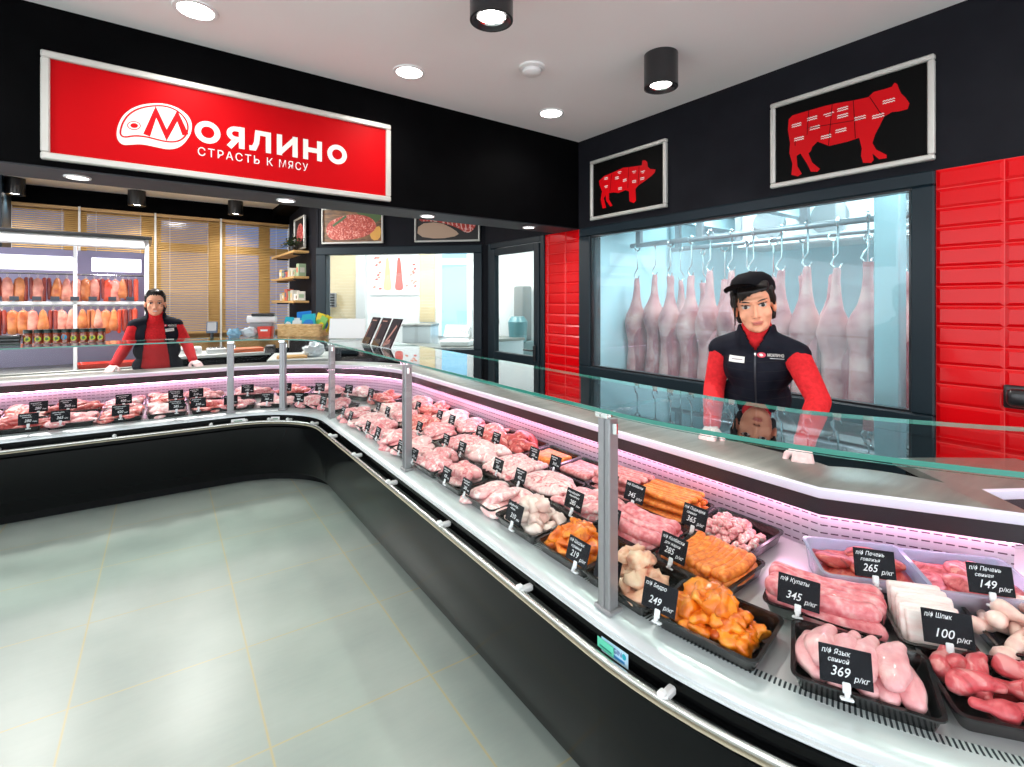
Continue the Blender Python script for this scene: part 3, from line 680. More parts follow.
ribm = marbled('rib slab', (.60, .12, .14), (.85, .50, .50), (.93, .72, .70), 34)
rollm = marbled('rolled pork', (.60, .10, .12), (.80, .34, .35), (.90, .58, .55), 30)
def nz(b, amp, f, seed):
    s = Vector((seed * 3.1, seed * 1.7, seed * 5.3))
    for v in b.bm.verts:
        n = v.co.normalized() if v.co.length > 1e-6 else Vector((0, 0, 1))
        v.co += n * noise.noise(v.co * f + s) * amp + Vector((noise.noise(v.co * f * .6 + s * 2), noise.noise(v.co * f * .6 - s), 0)) * amp * .6
    return b
def bent(l, r, bend, n=9, z=0., taper=None, seg=12, lump=0., seed=0):
    rr = random.Random(seed); pts = []; rs = []
    for i in range(n):
        u = i / (n - 1) - .5; pts.append((u * l, bend * (1 - 4 * u * u) , z)); k = 1 + lump * rr.uniform(-1, 1)
        rs.append(r * k * (taper(i / (n - 1)) if taper else 1))
    return B().tube(pts, rs, seg, round_=True)
def make_kind(kind, s):
    rr = random.Random(s * 17 + 3)
    if kind == 'slice': return nz(B().ell((0, 0, 0), (.062, .042, .016), n=10), .014, 18, s)
    if kind == 'fillet': return nz(B().ell((0, 0, 0), (.085, .036, .026), n=10), .014, 16, s)
    if kind == 'chunk': return nz(nz(B().ell((0, 0, 0), (.027 * rr.uniform(.8, 1.25), .021, .017), n=10), .022, 40, s), .008, 95, s + 9)
    if kind == 'dice': return nz(B().box((0, 0, 0), (.026, .022, .02), bev=.006, seg=2), .006, 50, s)
    if kind == 'drum': return nz(bent(.085, .02, .008, 7, taper=lambda u: 1.25 - .75 * u + .25 * (u > .9)), .006, 40, s)
    if kind == 'sausage': return nz(bent(.155, .017, .012 * rr.choice((-1, 1)), 11, lump=.05, seed=s), .0025, 60, s)
    if kind == 'thin': return bent(.17, .0085, .003 * rr.choice((-1, 1)), 7, seg=8, lump=.05, seed=s)
    if kind == 'tongue': b = nz(bent(.135, .034, .008, 9, taper=lambda u: .72 + .5 * math.sin(PI * min(1, u * 1.1)) - .28 * u, lump=.03, seed=s), .008, 22, s); bmesh.ops.scale(b.bm, vec=(1, 1, .72), verts=b.bm.verts); return b
    if kind == 'heart': return nz(bent(.085, .028, .006, 7, taper=lambda u: 1.1 - .6 * u), .012, 24, s)
    if kind == 'lard': return nz(B().box((0, 0, 0), (.10, .016, .085), bev=.005, seg=2), .003, 30, s)
    if kind == 'foot': return nz(bent(.11, .014, .012, 8, taper=lambda u: 1.2 - .6 * math.sin(PI * u) + .25 * (u > .8), lump=.08, seed=s), .006, 40, s)
    if kind == 'roll': return nz(bent(.12, .033, 0, 9, lump=.05, seed=s), .006, 40, s)
    if kind == 'ribs':
        b = B(); n = 7
        for i in range(n): b.tube([((i - n / 2 + .5) * .026, -.085, 0), ((i - n / 2 + .5) * .026, 0, .006), ((i - n / 2 + .5) * .026, .085, 0)], [.014, .0165, .014], 10, round_=True)
        return nz(b, .004, 40, s)
    if kind == 'slab': return nz(B().ell((0, 0, 0), (.115, .085, .026), n=12), .016, 14, s)
    if kind == 'patty': return nz(B().box((0, 0, 0), (.19, .085, .034), bev=.014, seg=3), .006, 50, s)
KM = {}
def km(kind, m, v):
    k = (kind, m.name, v)
    if k not in KM: KM[k] = make_kind(kind, v + 1).mesh(kind, m, 180 if kind not in ('lard', 'dice') else 60)
    return KM[k]
NOUN = dict(slice='meat_slice', fillet='meat_fillet', chunk='meat_chunk', dice='meat_cube', drum='chicken_drumstick', sausage='sausage', thin='thin_sausage', tongue='pork_tongue', heart='pork_heart', lard='lard_slab', foot='pork_trotter', roll='pork_roll', ribs='rib_rack', slab='meat_slab', patty='mince_block')
nvar = dict(chunk=5, slice=4, fillet=3, sausage=3, dice=4, tongue=4)
def piece(kind, m, M, label, group, s=1., i=0):
    me = km(kind, m, i % nvar.get(kind, 2))
    o = bpy.data.objects.new(NOUN[kind], me); C.objects.link(o)
    o.matrix_world = M @ SC(s, s, s)
    return props(o, label, NOUN[kind].split('_')[-1], group)
def heap(Mt, l, w, z0, kind, m, n, label, group, s=1., layers=3, seed=0, flat=False):
    rr = random.Random(seed * 7 + 1); k = 0
    per = [n] if layers == 1 else [round(n * f) for f in ((.52, .32, .16)[:layers] if layers == 3 else (.62, .38))]
    for ly, c in enumerate(per):
        f = 1 - .27 * ly; q_ = .9 if kind == 'chunk' else 1; L_, W_ = l * .86 * f * q_, w * .80 * f * q_
        nx = max(1, round(math.sqrt(c * L_ / W_))); ny = max(1, math.ceil(c / nx)); q = 0
        for j in range(ny):
            for i in range(nx):
                if q >= c: break
                x = ((i + .5) / nx - .5) * L_ + rr.uniform(-1, 1) * L_ / nx * .22; y = ((j + .5) / ny - .5) * W_ + rr.uniform(-1, 1) * W_ / ny * .22
                Mx = Mt @ T(x, y, z0 + ly * .020 * s * (1.2 if kind in ('chunk', 'drum') else .8)) @ RZ(rr.uniform(-PI, PI) if not flat else rr.uniform(-.35, .35)) @ RX(rr.uniform(-.3, .3)) @ RY(rr.uniform(-.3, .3))
                piece(kind, m, Mx, label, group, s * rr.uniform(.88, 1.12), k); k += 1; q += 1
def rowlay(Mt, n, span, axis, z0, kind, m, label, group, s=1., rot=0., layers=1, seed=0, tilt=0., off=(0, 0)):
    rr = random.Random(seed * 5 + 2); k = 0
    for ly in range(layers):
        c = n - ly
        for i in range(c):
            u = ((i + .5) / c - .5) * span * (1 - .12 * ly)
            x, y = (u, 0) if axis == 'x' else (0, u)
            piece(kind, m, Mt @ T(x + off[0] + rr.uniform(-.006, .006), y + off[1] + rr.uniform(-.004, .004), z0 + ly * .024 * s) @ RZ(rot + rr.uniform(-.06, .06)) @ (RX(tilt) if axis == 'y' else RY(tilt)), label, group, s * rr.uniform(.96, 1.04), k); k += 1
# --- price tags
tagm = mat('black chalk board', (.008, .008, .012), .6, spec=.15)
BOARD = B().box((0, .037, 0), (.1, .074, .0025), bev=.001).mesh('tag_board', tagm, 40)
_c = B(); _c.box((0, -.004, .001), (.016, .022, .006), bev=.002); _c.box((0, -.016, .004), (.01, .014, .012), bev=.003); _c.box((0, -.026, -.004), (.026, .006, .014), bev=.002)
CLIP = _c.mesh('tag_clip', mat('clear white clip', (.8, .8, .84), .25), 40)
WR = {}
def scrib(seed):
    rr = random.Random(seed); b = B()
    def line(y, x0, x1, h):
        pts = []; x = x0; i = 0
        while x < x1: pts.append((x, y + (h if i % 2 else 0) + rr.uniform(-.2, .2) * h)); x += rr.uniform(.003, .005); i += 1
        b.stroke(pts, .0016, .0004)
    line(.058, -.042, rr.uniform(.01, .04), .006); line(.046, -.03, rr.uniform(0, .03), .005)
    b._merge(text(rr.choice(['345', '280', '365', '285', '310', '420', '395', '245']), .017, .034, offset=.012, shear=.2, d=.0003).bm, T(-.02, .018, 0), 0)
    line(.016, .02, .042, .006)
    return b
def writing(lines):
    b = B()
    for s, x, y, h, w in lines: b._merge(text(s, h, w, offset=.006, shear=.28, d=.0003).bm, T(x, y, 0), 0)
    return b
def tag(M, label, lines=None, seed=0, s=1.):
    t = thing('price_tag', label, 'price tag', M @ SC(s, s, s), 'black chalk price tags')
    for nm, me in (('tag_board', BOARD), ('tag_clip', CLIP)): obj(nm, me, parent=t, M=Matrix())
    if lines: me = writing(lines).mesh('chalk_writing', chalk, 0)
    else:
        k = seed % 6
        if k not in WR: WR[k] = scrib(k + 3).mesh('chalk_writing', chalk, 0)
        me = WR[k]
    obj('chalk_writing', me, parent=t, M=T(0, 0, .0014))
    return t
def price(top, sub, val, unit='р/кг'):
    o = [(top, -.045, .057, .0105, min(.09, .0105 * .66 * len(top)))]
    if sub: o.append((sub, -.034, .042, .009, .0068 * len(sub)))
    o += [(val, -.03, .016, .019, .0125 * len(val)), (unit, .014 if len(val) > 2 else .0, .012, .011, .03)]
    return o
def tray(M, l, w, h, label, m=trayb, nm='meat_tray'):
    o = bpy.data.objects.new(nm, get_tray(l, w, h, m)); C.objects.link(o); o.matrix_world = M
    return props(o, label, 'tray' if m is trayb else 'tub', 'black meat trays' if m is trayb else 'frosted tubs of liver')
TILT = math.atan(.055 / .677)
def deckz(d): return .6005 + max(0, d - .103) * .055 / .677
def PM(F, K, d):
    n = (K - F).normalized(); q = F + n * d
    return frame((q.x, q.y, deckz(d) + .001), (n.y, -n.x, 0), (n.x, n.y, 0), (0, 0, 1)) @ RX(TILT)
def NM(x, y, th, z): return frame((x, y, z), (math.sin(R(th)), -math.cos(R(th)), 0), (math.cos(R(th)), math.sin(R(th)), 0), (0, 0, 1)) @ RX(TILT)
def tagM(M, w, h, x=0., tilt=.42, lift=.022, turn=0.): return M @ T(x, -w / 2 - .008, h + lift) @ RZ(turn) @ RX(PI / 2 - tilt)
TH = .042
def fill(M, l, w, kind, where, seed=0, dens=1.):
    """contents of one tray; `where` ends every label"""
    z = .012
    A = {
        'orange_chunks': lambda: heap(M, l, w, z + .016, 'chunk', orange, round(40 * dens), 'orange marinated chicken piece ' + where, 'orange chicken pieces ' + where, 1.15, 3, seed),
        'chicken': lambda: heap(M, l, w, z + .016, 'chunk', chick, round(26 * dens), 'pale yellow raw chicken piece ' + where, 'raw chicken pieces ' + where, 1.3, 3, seed),
        'white_chicken': lambda: heap(M, l, w, z + .018, 'chunk', wchick, round(24 * dens), 'whitish raw chicken piece ' + where, 'whitish chicken pieces ' + where, 1.2, 3, seed),
        'pink_slices': lambda: heap(M, l, w, z + .014, 'slice', pink, round(9 * dens), 'slice of pink pork ' + where, 'pink pork slices ' + where, 1.4, 2, seed),
        'pale_slices': lambda: heap(M, l, w, z + .014, 'slice', pale, round(9 * dens), 'slice of pale pork ' + where, 'pale pork slices ' + where, 1.4, 2, seed),
        'pink_fillets': lambda: heap(M, l, w, z + .02, 'fillet', pink, 8, 'pink pork fillet ' + where, 'pink pork fillets ' + where, 1.2, 2, seed, True),
        'pale_fillets': lambda: heap(M, l, w, z + .02, 'fillet', pale, 8, 'pale pork fillet ' + where, 'pale pork fillets ' + where, 1.2, 2, seed, True),
        'red_fillets': lambda: heap(M, l, w, z + .02, 'fillet', red, 8, 'dark red beef fillet ' + where, 'red beef fillets ' + where, 1.2, 2, seed, True),
        'salmon_slices': lambda: heap(M, l, w, z + .014, 'slice', salmon, round(9 * dens), 'reddish pork slice ' + where, 'reddish pork slices ' + where, 1.4, 2, seed),
        'slabs': lambda: rowlay(M, 2, w * .5, 'y', z + .03, 'slab', pink, 'thick pink pork slab ' + where, 'pink pork slabs ' + where, .95, 0, 1, seed),
        'white_slabs': lambda: rowlay(M, 2, l * .42, 'x', z + .03, 'slab', ribm, 'thick white and pink pork slab ' + where, 'white pork slabs ' + where, 1.1, .2, 1, seed),
        'ribs': lambda: rowlay(M, 1, 0, 'x', z + .03, 'ribs', ribm, 'rack of pale pork ribs ' + where, None, 1.3, 0, 1, seed),
        'rolls': lambda: (rowlay(M, 2, w * .55, 'y', z + .012, 'slab', pale, 'pale pork slab ' + where, 'pale slabs ' + where, .62, 0, 1, seed), rowlay(M, 2, w * .4, 'y', z + .05, 'roll', rollm, 'rolled pink pork joint ' + where, 'rolled joints ' + where, 1., 0, 1, seed)),
        'pink_sausages': lambda: rowlay(M, 5, w * .72, 'y', z + .018, 'sausage', sausp, 'fat pink raw sausage ' + where, 'pink sausages ' + where, 1.35, 0, 2, seed),
        'kupaty': lambda: rowlay(M, 5, w * .64, 'y', z + .02, 'sausage', sausp, 'plump pink sausage ' + where, 'plump sausages ' + where, 1.45, 0, 2, seed),
        'orange_sausages': lambda: rowlay(M, 12, l * .84, 'x', z + .018, 'sausage', minceo, 'orange seasoned sausage ' + where, 'orange sausages ' + where, 1.0, PI / 2, 2, seed),
        'thin_orange': lambda: rowlay(M, 10, w * .78, 'y', z + .016, 'thin', minceo, 'thin orange sausage ' + where, 'thin orange sausages ' + where, 1.25, .1, 3, seed),
        'thin_pink': lambda: rowlay(M, 9, w * .78, 'y', z + .016, 'thin', mincep, 'thin pink minced sausage ' + where, 'thin pink sausages ' + where, 1.25, .1, 3, seed),
        'dice': lambda: heap(M, l, w, z + .014, 'chunk', pink, round(54 * dens), 'small piece of pink diced pork ' + where, 'diced pork pieces ' + where, .72, 3, seed),
        'mince': lambda: rowlay(M, 2, w * .5, 'y', z + .02, 'patty', mincep, 'block of pink mince ' + where, 'mince blocks ' + where, 1., 0, 1, seed),
        'orange_mince': lambda: rowlay(M, 2, w * .5, 'y', z + .018, 'patty', minceo, 'block of orange seasoned mince ' + where, 'orange mince blocks ' + where, 1., 0, 1, seed),
        'tongues': lambda: (rowlay(M, 5, l * .84, 'x', z + .022, 'tongue', tonguem, 'pale pink pork tongue ' + where, 'pork tongues ' + where, 1., PI / 2 + .1, 1, seed), rowlay(M, 4, l * .66, 'x', z + .055, 'tongue', tonguem, 'pale pink pork tongue ' + where, 'pork tongues ' + where, .95, PI / 2 - .25, 1, seed + 1)),
        'hearts': lambda: heap(M, l, w, z + .03, 'heart', heartm, 11, 'glossy red pork heart ' + where, 'pork hearts ' + where, .82, 2, seed),
        'lard': lambda: rowlay(M, 9, w * .62, 'y', .05, 'lard', lardm, 'white and pink lard slab ' + where, 'lard slabs ' + where, 1.2, 0, 1, seed, -.42),
        'feet': lambda: heap(M, l, w, z + .02, 'foot', footm, 16, 'pale knuckly pork piece ' + where, 'pale pork pieces ' + where, 1.1, 3, seed),
    }
    A[kind]()
# foreground trays on the curve: x, y, heading, length, depth, contents, tray label tail, tag lines, tag label, tag x, turn
near = [
    (1.235, .815, 10, .285, .215, 'orange_chunks', 'in the front tray right beside the foreground post', price('п/ф Бедро', '', '249', 'р/кг'), 'marked 249', -.11, .0),
    (1.347, .515, 26, .275, .21, 'tongues', 'in the front tray marked 369', price('п/ф Язык', 'свиной', '369'), 'marked 369, before the tongues', -.035, .1),
    (1.527, .294, 38, .28, .21, 'hearts', 'in the hearts tray cut by the picture edge', price('п/ф Сердце', 'свиное', '199'), 'before the red hearts', .06, .1),
    (1.515, .672, 18, .275, .195, 'kupaty', 'in the tray marked 345 behind the tongues', price('п/ф Купаты', '', '345'), 'marked 345, before the plump sausages', -.045, .0),
    (1.625, .474, 35, .165, .205, 'lard', 'in the narrow tray marked 100', price('п/ф Шпик', '', '100'), 'marked 100, before the lard', .01, .0),
    (1.823, .292, 40, .28, .21, 'feet', 'in the tray behind the red hearts', price('п/ф Рагу', 'свиное', '130'), 'cut by the picture edge, before the pale pork pieces', .09, .0),
]
for i, (x, y, th, l, w, kind, where, lines, tl, tx, turn) in enumerate(near):
    M = NM(x, y, th, deckz(.2 if i < 3 else .45) + .001)
    tray(M, l, w, TH, 'black meat tray on the curved counter, filled with ' + dict(orange_chunks='orange chicken', tongues='pork tongues', hearts='red hearts', kupaty='plump pink sausages', lard='white lard', feet='pale pork pieces')[kind])
    fill(M, l, w, kind, where, i + 1)
    tag(tagM(M, w, TH, tx, .38, .02, turn), 'black chalk price tag ' + tl, lines)
# frosted tubs of liver
for i, (x, y, th, m, v, sub, lab) in enumerate([(1.734, .660, 41, liverm, '265', 'говяжья', 'dark beef liver'), (1.893, .452, 41, liverm2, '149', 'свиная', 'paler pork liver')]):
    M = NM(x, y, th, deckz(.6) + .001); l, w, h = .275, .215, .085
    tray(M, l, w, h, 'frosted white plastic tub of ' + lab + ' against the back panel', tubp, 'plastic_tub')
    b = B(); rr = random.Random(i + 5)
    rings = [[Vector((p[0], p[1], .006)) for p in rrect(l * .82, w * .78, .03, 10)]]
    for q in (0, .2, .4, .6, .8, .95):
        rings.append([Vector((p[0] * (1 - q), p[1] * (1 - q), .056 + .014 * math.sin(q * PI / 2) + .02 * noise.noise(Vector((p[0] * (1 - q) * 26, p[1] * (1 - q) * 26, i * 3))))) for p in rrect(l * .86, w * .83, .03, 10)])
    b.loft(rings, True)
    o = obj('liver', b, m, M=M, smooth=180, label='mass of ' + lab + ' lying in the frosted tub', cat='liver', kind='stuff')
    tag(tagM(M, w, h, -.01, .35, .012, -.05), 'black chalk price tag marked %s on the tub of %s' % (v, lab), price('п/ф Печень', sub, v))
    for k in range(5):
        piece('slice', m, M @ T(rr.uniform(-.07, .07), rr.uniform(-.04, .05), .072) @ RZ(rr.uniform(0, 3)), 'glossy lobe of liver in the tub of ' + lab, 'liver lobes in the tub of ' + lab, .9, k)
# straight run: rows counted from the foreground post
rows = {
    'front': (.19, [(1.085, 'chicken'), (1.33, 'orange_chunks'), (1.605, 'white_chicken'), (1.885, 'pale_slices'), (2.165, 'rolls'), (2.45, 'pink_fillets'), (2.73, 'pale_slices'), (3.01, 'pink_slices'), (3.29, 'pink_fillets'), (3.57, 'pale_slices'), (3.85, 'pink_slices')]),
    'middle': (.425, [(.985, 'orange_sausages'), (1.262, 'pink_sausages'), (1.535, 'pink_slices'), (1.81, 'white_slabs'), (2.085, 'ribs'), (2.36, 'pale_fillets'), (2.64, 'slabs'), (2.92, 'pink_slices'), (3.2, 'salmon_slices'), (3.48, 'pink_fillets'), (3.76, 'pale_slices')]),
    'back': (.652, [(1.045, 'dice'), (1.315, 'thin_orange'), (1.565, 'thin_pink'), (1.83, 'mince'), (2.09, 'orange_mince'), (2.36, 'red_fillets'), (2.63, 'salmon_slices'), (2.9, 'pink_slices'), (3.17, 'pale_slices'), (3.44, 'salmon_slices'), (3.71, 'pink_fillets')]),
}
KIND_TXT = dict(chicken='pale raw chicken', orange_chunks='orange marinated chicken', white_chicken='whitish chicken pieces', pale_slices='pale pork slices', rolls='rolled pork joints', pink_fillets='pink pork fillets', pink_slices='pink pork slices', orange_sausages='orange sausages', pink_sausages='fat pink sausages', white_slabs='white pork slabs', ribs='pale pork ribs', pale_fillets='pale pork fillets', slabs='thick pink slabs', salmon_slices='reddish pork slices', dice='diced pink pork', thin_orange='thin orange sausages', thin_pink='thin pink sausages', mince='pink mince blocks', orange_mince='orange mince blocks', red_fillets='dark red beef fillets')
special = {('middle', 0): price('п/ф Колбаски', 'для жарки', '285'), ('middle', 1): price('п/ф Колбаски', 'домашние', '365'), ('back', 0): price('п/ф Поджарка', 'свиная', '365'), ('back', 1): price('п/ф Колбаски', '', '345'), ('front', 0): price('п/ф Окорочок', 'куриный', '149'), ('front', 1): price('п/ф Шашлык', 'куриный', '219')}
wid = dict(front=.235, middle=.225, back=.235)
for rname, (d, lst) in rows.items():
    for i, (y, kind) in enumerate(lst):
        F, K = V(1.03, y), V(1.785, y); M = PM(F, K, d); l, w = .262, wid[rname]
        where = 'in the %s %s-row tray past the foreground post' % (ORD[i], rname)
        tray(M, l, w, TH, 'black tray of %s, %s in the %s row past the foreground post' % (KIND_TXT[kind], ORD[i], rname))
        fill(M, l, w, kind, where, i * 3 + len(rname), 1. if i < 4 else .85)
        tx = {('front', 0): -.008, ('front', 1): .105, ('middle', 0): -.055, ('middle', 1): -.06, ('back', 0): -.075, ('back', 1): -.085}.get((rname, i), -.07 if i % 2 else .02)
        tag(tagM(M, w, TH, tx, .38, .018), 'black chalk price tag at the %s %s-row tray past the foreground post' % (ORD[i], rname), special.get((rname, i)), seed=i + len(rname), s=1. if i < 3 else .8)
# inner corner
ci = 0
for rname, d, angs, kinds in (('front', .19, [14, 38, 62, 86], ['pink_fillets', 'pink_slices', 'pale_slices', 'pink_slices']), ('back', .55, [6, 24, 42, 60, 78], ['salmon_slices', 'pale_fillets', 'pink_fillets', 'salmon_slices', 'pink_fillets'])):
    for i, (a, kind) in enumerate(zip(angs, kinds)):
        F, K = cp_(a); M = PM(F, K, d); l, w = (.27, .235) if rname == 'front' else (.3, .24)
        tray(M, l, w, TH, 'black tray of %s in the rounded corner, %s of the %s row' % (KIND_TXT[kind], ORD[i], rname))
        fill(M, l, w, kind, 'in the %s %s-row tray of the rounded corner' % (ORD[i], rname), i + 31, .9)
        tag(tagM(M, w, TH, -.05, .3, .02), 'black chalk price tag at the %s %s-row tray of the rounded corner' % (ORD[i], rname), None, seed=i + 2)
# left run, counted from the far left post outwards
for rname, d, lst in (('front', .22, ['salmon_slices', 'pale_slices', 'salmon_slices', 'pink_slices', 'red_fillets', 'pale_slices']), ('back', .56, ['pink_fillets', 'salmon_slices', 'pink_slices', 'red_fillets', 'salmon_slices', 'pink_slices'])):
    for i, kind in enumerate(lst):
        x = .30 - i * .285; F, K = V(x, 4.65), V(x, 5.405); M = PM(F, K, d); l, w = .27, .28
        tray(M, l, w, TH, 'black tray of %s, %s in the %s row before the bareheaded seller' % (KIND_TXT[kind], ORD[i], rname))
        fill(M, l, w, kind, 'in the %s %s-row tray before the bareheaded seller' % (ORD[i], rname), i + 51, 1.)
        tag(tagM(M, w, TH, (-.08, .06, .0, -.05, .07, -.02)[i], .25, .02), 'black chalk price tag at the %s %s-row tray before the bareheaded seller' % (ORD[i], rname), None, seed=i + 1, s=1.05)
# ================================================================== BACKGROUND THINGS
XF = ROOM
# --- open display fridge with smoked meat
lav = mat('fridge lining', (.40, .37, .52), .5)
fr = thing('open_display_fridge', 'tall open white display fridge hung with smoked meats', 'fridge', T(-1.25, 7.0, 0))
b = B(); b.bx(1.27, 0, 0, 1.31, .8, 2.2, bev=.006); obj('side_panel', b, plasticw, fr)
b = B(); b.bx(-1.31, 0, 0, -1.27, .8, 2.2, bev=.006); obj('side_panel', b, plasticw, fr)
obj('back_wall', B().bx(-1.27, .74, .3, 1.27, .8, 2.1), lav, fr)
b = B(); b.bx(-1.33, -.05, 2.195, 1.34, .82, 2.235, bev=.012); obj('canopy', b, plasticb, fr)
b = B(); b.bx(-1.27, -.03, 2.095, 1.27, .1, 2.195, bev=.01); obj('header_panel', b, plasticw, fr)
lit = mat('lit header strip', (1, 1, 1), .5, emit=(.86, .86, 1), estr=1.0)
for x0, x1 in ((-1.2, .62), (.78, 1.24)): obj('light_panel', B().bx(x0, .5, 1.85, x1, .53, 2.01, bev=.004), lit, fr)
obj('bottom_shelf', B().bx(-1.27, .02, .74, 1.27, .74, .78, bev=.004), steel, fr)
obj('front_bumper', B().bx(-1.31, -.02, .08, 1.31, .04, .76, bev=.01), steel, fr)
for z in (1.80, 1.46):
    obj('hanging_rail', B().tube([(-1.27, .25, z), (1.27, .25, z)], .009, 8), chrome, fr)
obj('shelf_rail', B().bx(-1.27, .05, 1.475, 1.27, .075, 1.505), plasticw, fr)
obj('center_post', B().bx(.66, .05, .78, .69, .08, 2.1), plasticw, fr)
for x in (-.5, .8): lamp('fridge_tube', 'AREA', T(-1.25 + x, 7.03, 2.08), 4, (.9, .88, 1), .05, sy=.9).rotation_euler = (R(25), 0, PI / 2 + R(1.7))
SMM = [noisy('smoked %d' % i, st, 14, rough=.35, bump=.5, bscale=40, coat=.3) for i, st in enumerate([
    [(.3, (.36, .07, .02)), (.7, (.74, .27, .09))], [(.3, (.46, .10, .07)), (.7, (.80, .36, .26))], [(.3, (.14, .012, .008)), (.7, (.34, .04, .02))], [(.3, (.5, .03, .012)), (.7, (.72, .09, .03))]])]
def smk(k):
    if k == 0: return nz(B().loft([[Vector((w * math.cos(2 * PI * j / 12), w * .6 * math.sin(2 * PI * j / 12), z)) for j in range(12)] for w, z in ((.012, 0), (.038, -.02), (.05, -.09), (.046, -.18), (.04, -.235), (.015, -.25))]), .012, 18, 1)
    if k == 1: return nz(B().loft([[Vector((w * math.cos(2 * PI * j / 12), w * .7 * math.sin(2 * PI * j / 12), z)) for j in range(12)] for w, z in ((.01, 0), (.03, -.03), (.048, -.12), (.056, -.18), (.03, -.225))]), .012, 18, 4)
    if k == 2: return B().tube([(-.018, 0, -.01), (-.022, 0, -.12), (-.02, .0, -.22)], [.016, .02, .016], 10, round_=True).tube([(.018, 0, -.01), (.022, .004, -.12), (.02, .0, -.2)], [.016, .019, .015], 10, round_=True)
    return B().tube([(0, 0, -.012), (0, 0, -.23)], [.024, .024], 12, round_=True)
SKM = {}
loop = B().tube([(0, 0, 0), (-.008, 0, .02), (0, 0, .045), (.008, 0, .02), (0, 0, 0)], .0022, 5).mesh('string_loop', mat('meat string', (.7, .66, .55), .8), 60)
NM_S = ['orange smoked pork joint', 'rosy smoked ham piece', 'dark smoked sausage pair', 'red salami stick']
rr = random.Random(4)
def hang(x, z, k, c, row, i, s=1.):
    key = (k, c)
    if key not in SKM: SKM[key] = smk(k).mesh('smoked_meat', SMM[c], 60)
    o = bpy.data.objects.new('smoked_meat', SKM[key]); C.objects.link(o)
    o.matrix_world = XF @ T(x, 7.25, z - .043 * s) @ RZ(rr.uniform(-.5, .5)) @ SC(s, s, s)
    props(o, '%s, %s from the fridge end post on the %s rail' % (NM_S[k], ORD[i] if i < 18 else 'furthest', row), 'smoked meat', 'smoked meats on the %s rail' % row)
    obj('string_loop', loop, parent=o, M=Matrix())
up = [(-.06, 3, 3), (-.13, 2, 2), (-.18, 1, 0), (-.245, 0, 1), (-.31, 0, 3), (-.375, 2, 2), (-.43, 0, 1), (-.50, 0, 0), (-.575, 0, 1), (-.66, 1, 1), (-.735, 1, 0), (-.82, 2, 2), (-.89, 0, 1), (-.96, 2, 2), (-1.03, 0, 0), (-1.12, 0, 1), (-1.2, 2, 2)]
for i, (x, k, c) in enumerate(up): hang(x, 1.80, k, c, 'upper', i, rr.uniform(.95, 1.12))
dn = [(-.07, 3, 3), (-.13, 2, 2), (-.19, 2, 3), (-.26, 1, 0), (-.33, 0, 0), (-.40, 1, 1), (-.46, 2, 0), (-.53, 1, 0), (-.62, 1, 1), (-.70, 0, 1), (-.77, 2, 2), (-.85, 1, 0), (-.93, 0, 1), (-1.0, 0, 0), (-1.08, 0, 0), (-1.16, 2, 2), (-1.23, 0, 0)]
for i, (x, k, c) in enumerate(dn): hang(x, 1.46, k, c, 'lower', i, rr.uniform(.95, 1.15))
card = B().box((0, 0, 0), (.07, .003, .045), bev=.001).mesh('price_card', mat('dark price card', (.03, .035, .05), .5), 40)
for z, row in ((1.535, 'upper'),):
    for i in range(8):
        o = bpy.data.objects.new('price_card', card); C.objects.link(o); o.matrix_world = XF @ T(-.12 - i * .15 + rr.uniform(-.02, .02), 7.04, z)
        props(o, 'small dark price card, %s from the fridge end post on the white rail' % ORD[i], 'price card', 'dark price cards in the fridge')
t = thing('red_tray', 'flat red tray lying in the bottom of the open fridge', 'tray', T(-.3, 7.2, .781))
b = B(); b.loft([[Vector((x, y, z)) for x, y in rrect(l, w_, .03)] for l, w_, z in ((.5, .26, 0), (.56, .3, .05), (.55, .29, .05), (.49, .25, .008))]); obj('tray_shell', b, mat('red plastic', (.7, .04, .02), .3), t)
# --- jars on the glass, small black packs
XF = WORLD
jarm = noisy('jar contents', [(.3, (.16, .015, .006)), (.7, (.45, .09, .03))], 60, rough=.1, coat=.8)
lidm = mat('dark jar lid', (.012, .03, .025), .3); ylab = mat('yellow label', (.62, .62, .03), .5); blab = mat('blue label', (.02, .28, .5), .5); dgr = mat('label green', (.05, .2, .04), .5)
jb = B().lathe([(.001, 0), (.022, 0), (.026, .004), (.027, .05), (.027, .07), (.023, .08), (.001, .08)], 20).mesh('jar_body', jarm, 40)
jl = B().lathe([(.001, .079), (.0265, .079), (.0265, .1), (.024, .104), (.001, .104)], 20).mesh('jar_lid', lidm, 40)
def disc(r, z, rb_, th=.0012, off=0): 
    b = B(); q = [(r * math.cos(2 * PI * i / 18), r * math.sin(2 * PI * i / 18)) for i in range(18)]
    b.loft([[Vector((math.sin(x / rb_) * (rb_ + e), -math.cos(x / rb_) * (rb_ + e), z + y)) for x, y in q] for e in (0, th)]); return b
jy = disc(.019, .036, .0272).mesh('jar_label', ylab, 40); jd = disc(.009, .036, .0285).mesh('label_print', dgr, 40); jbl = disc(.019, .045, .0272).mesh('jar_label', blab, 40)
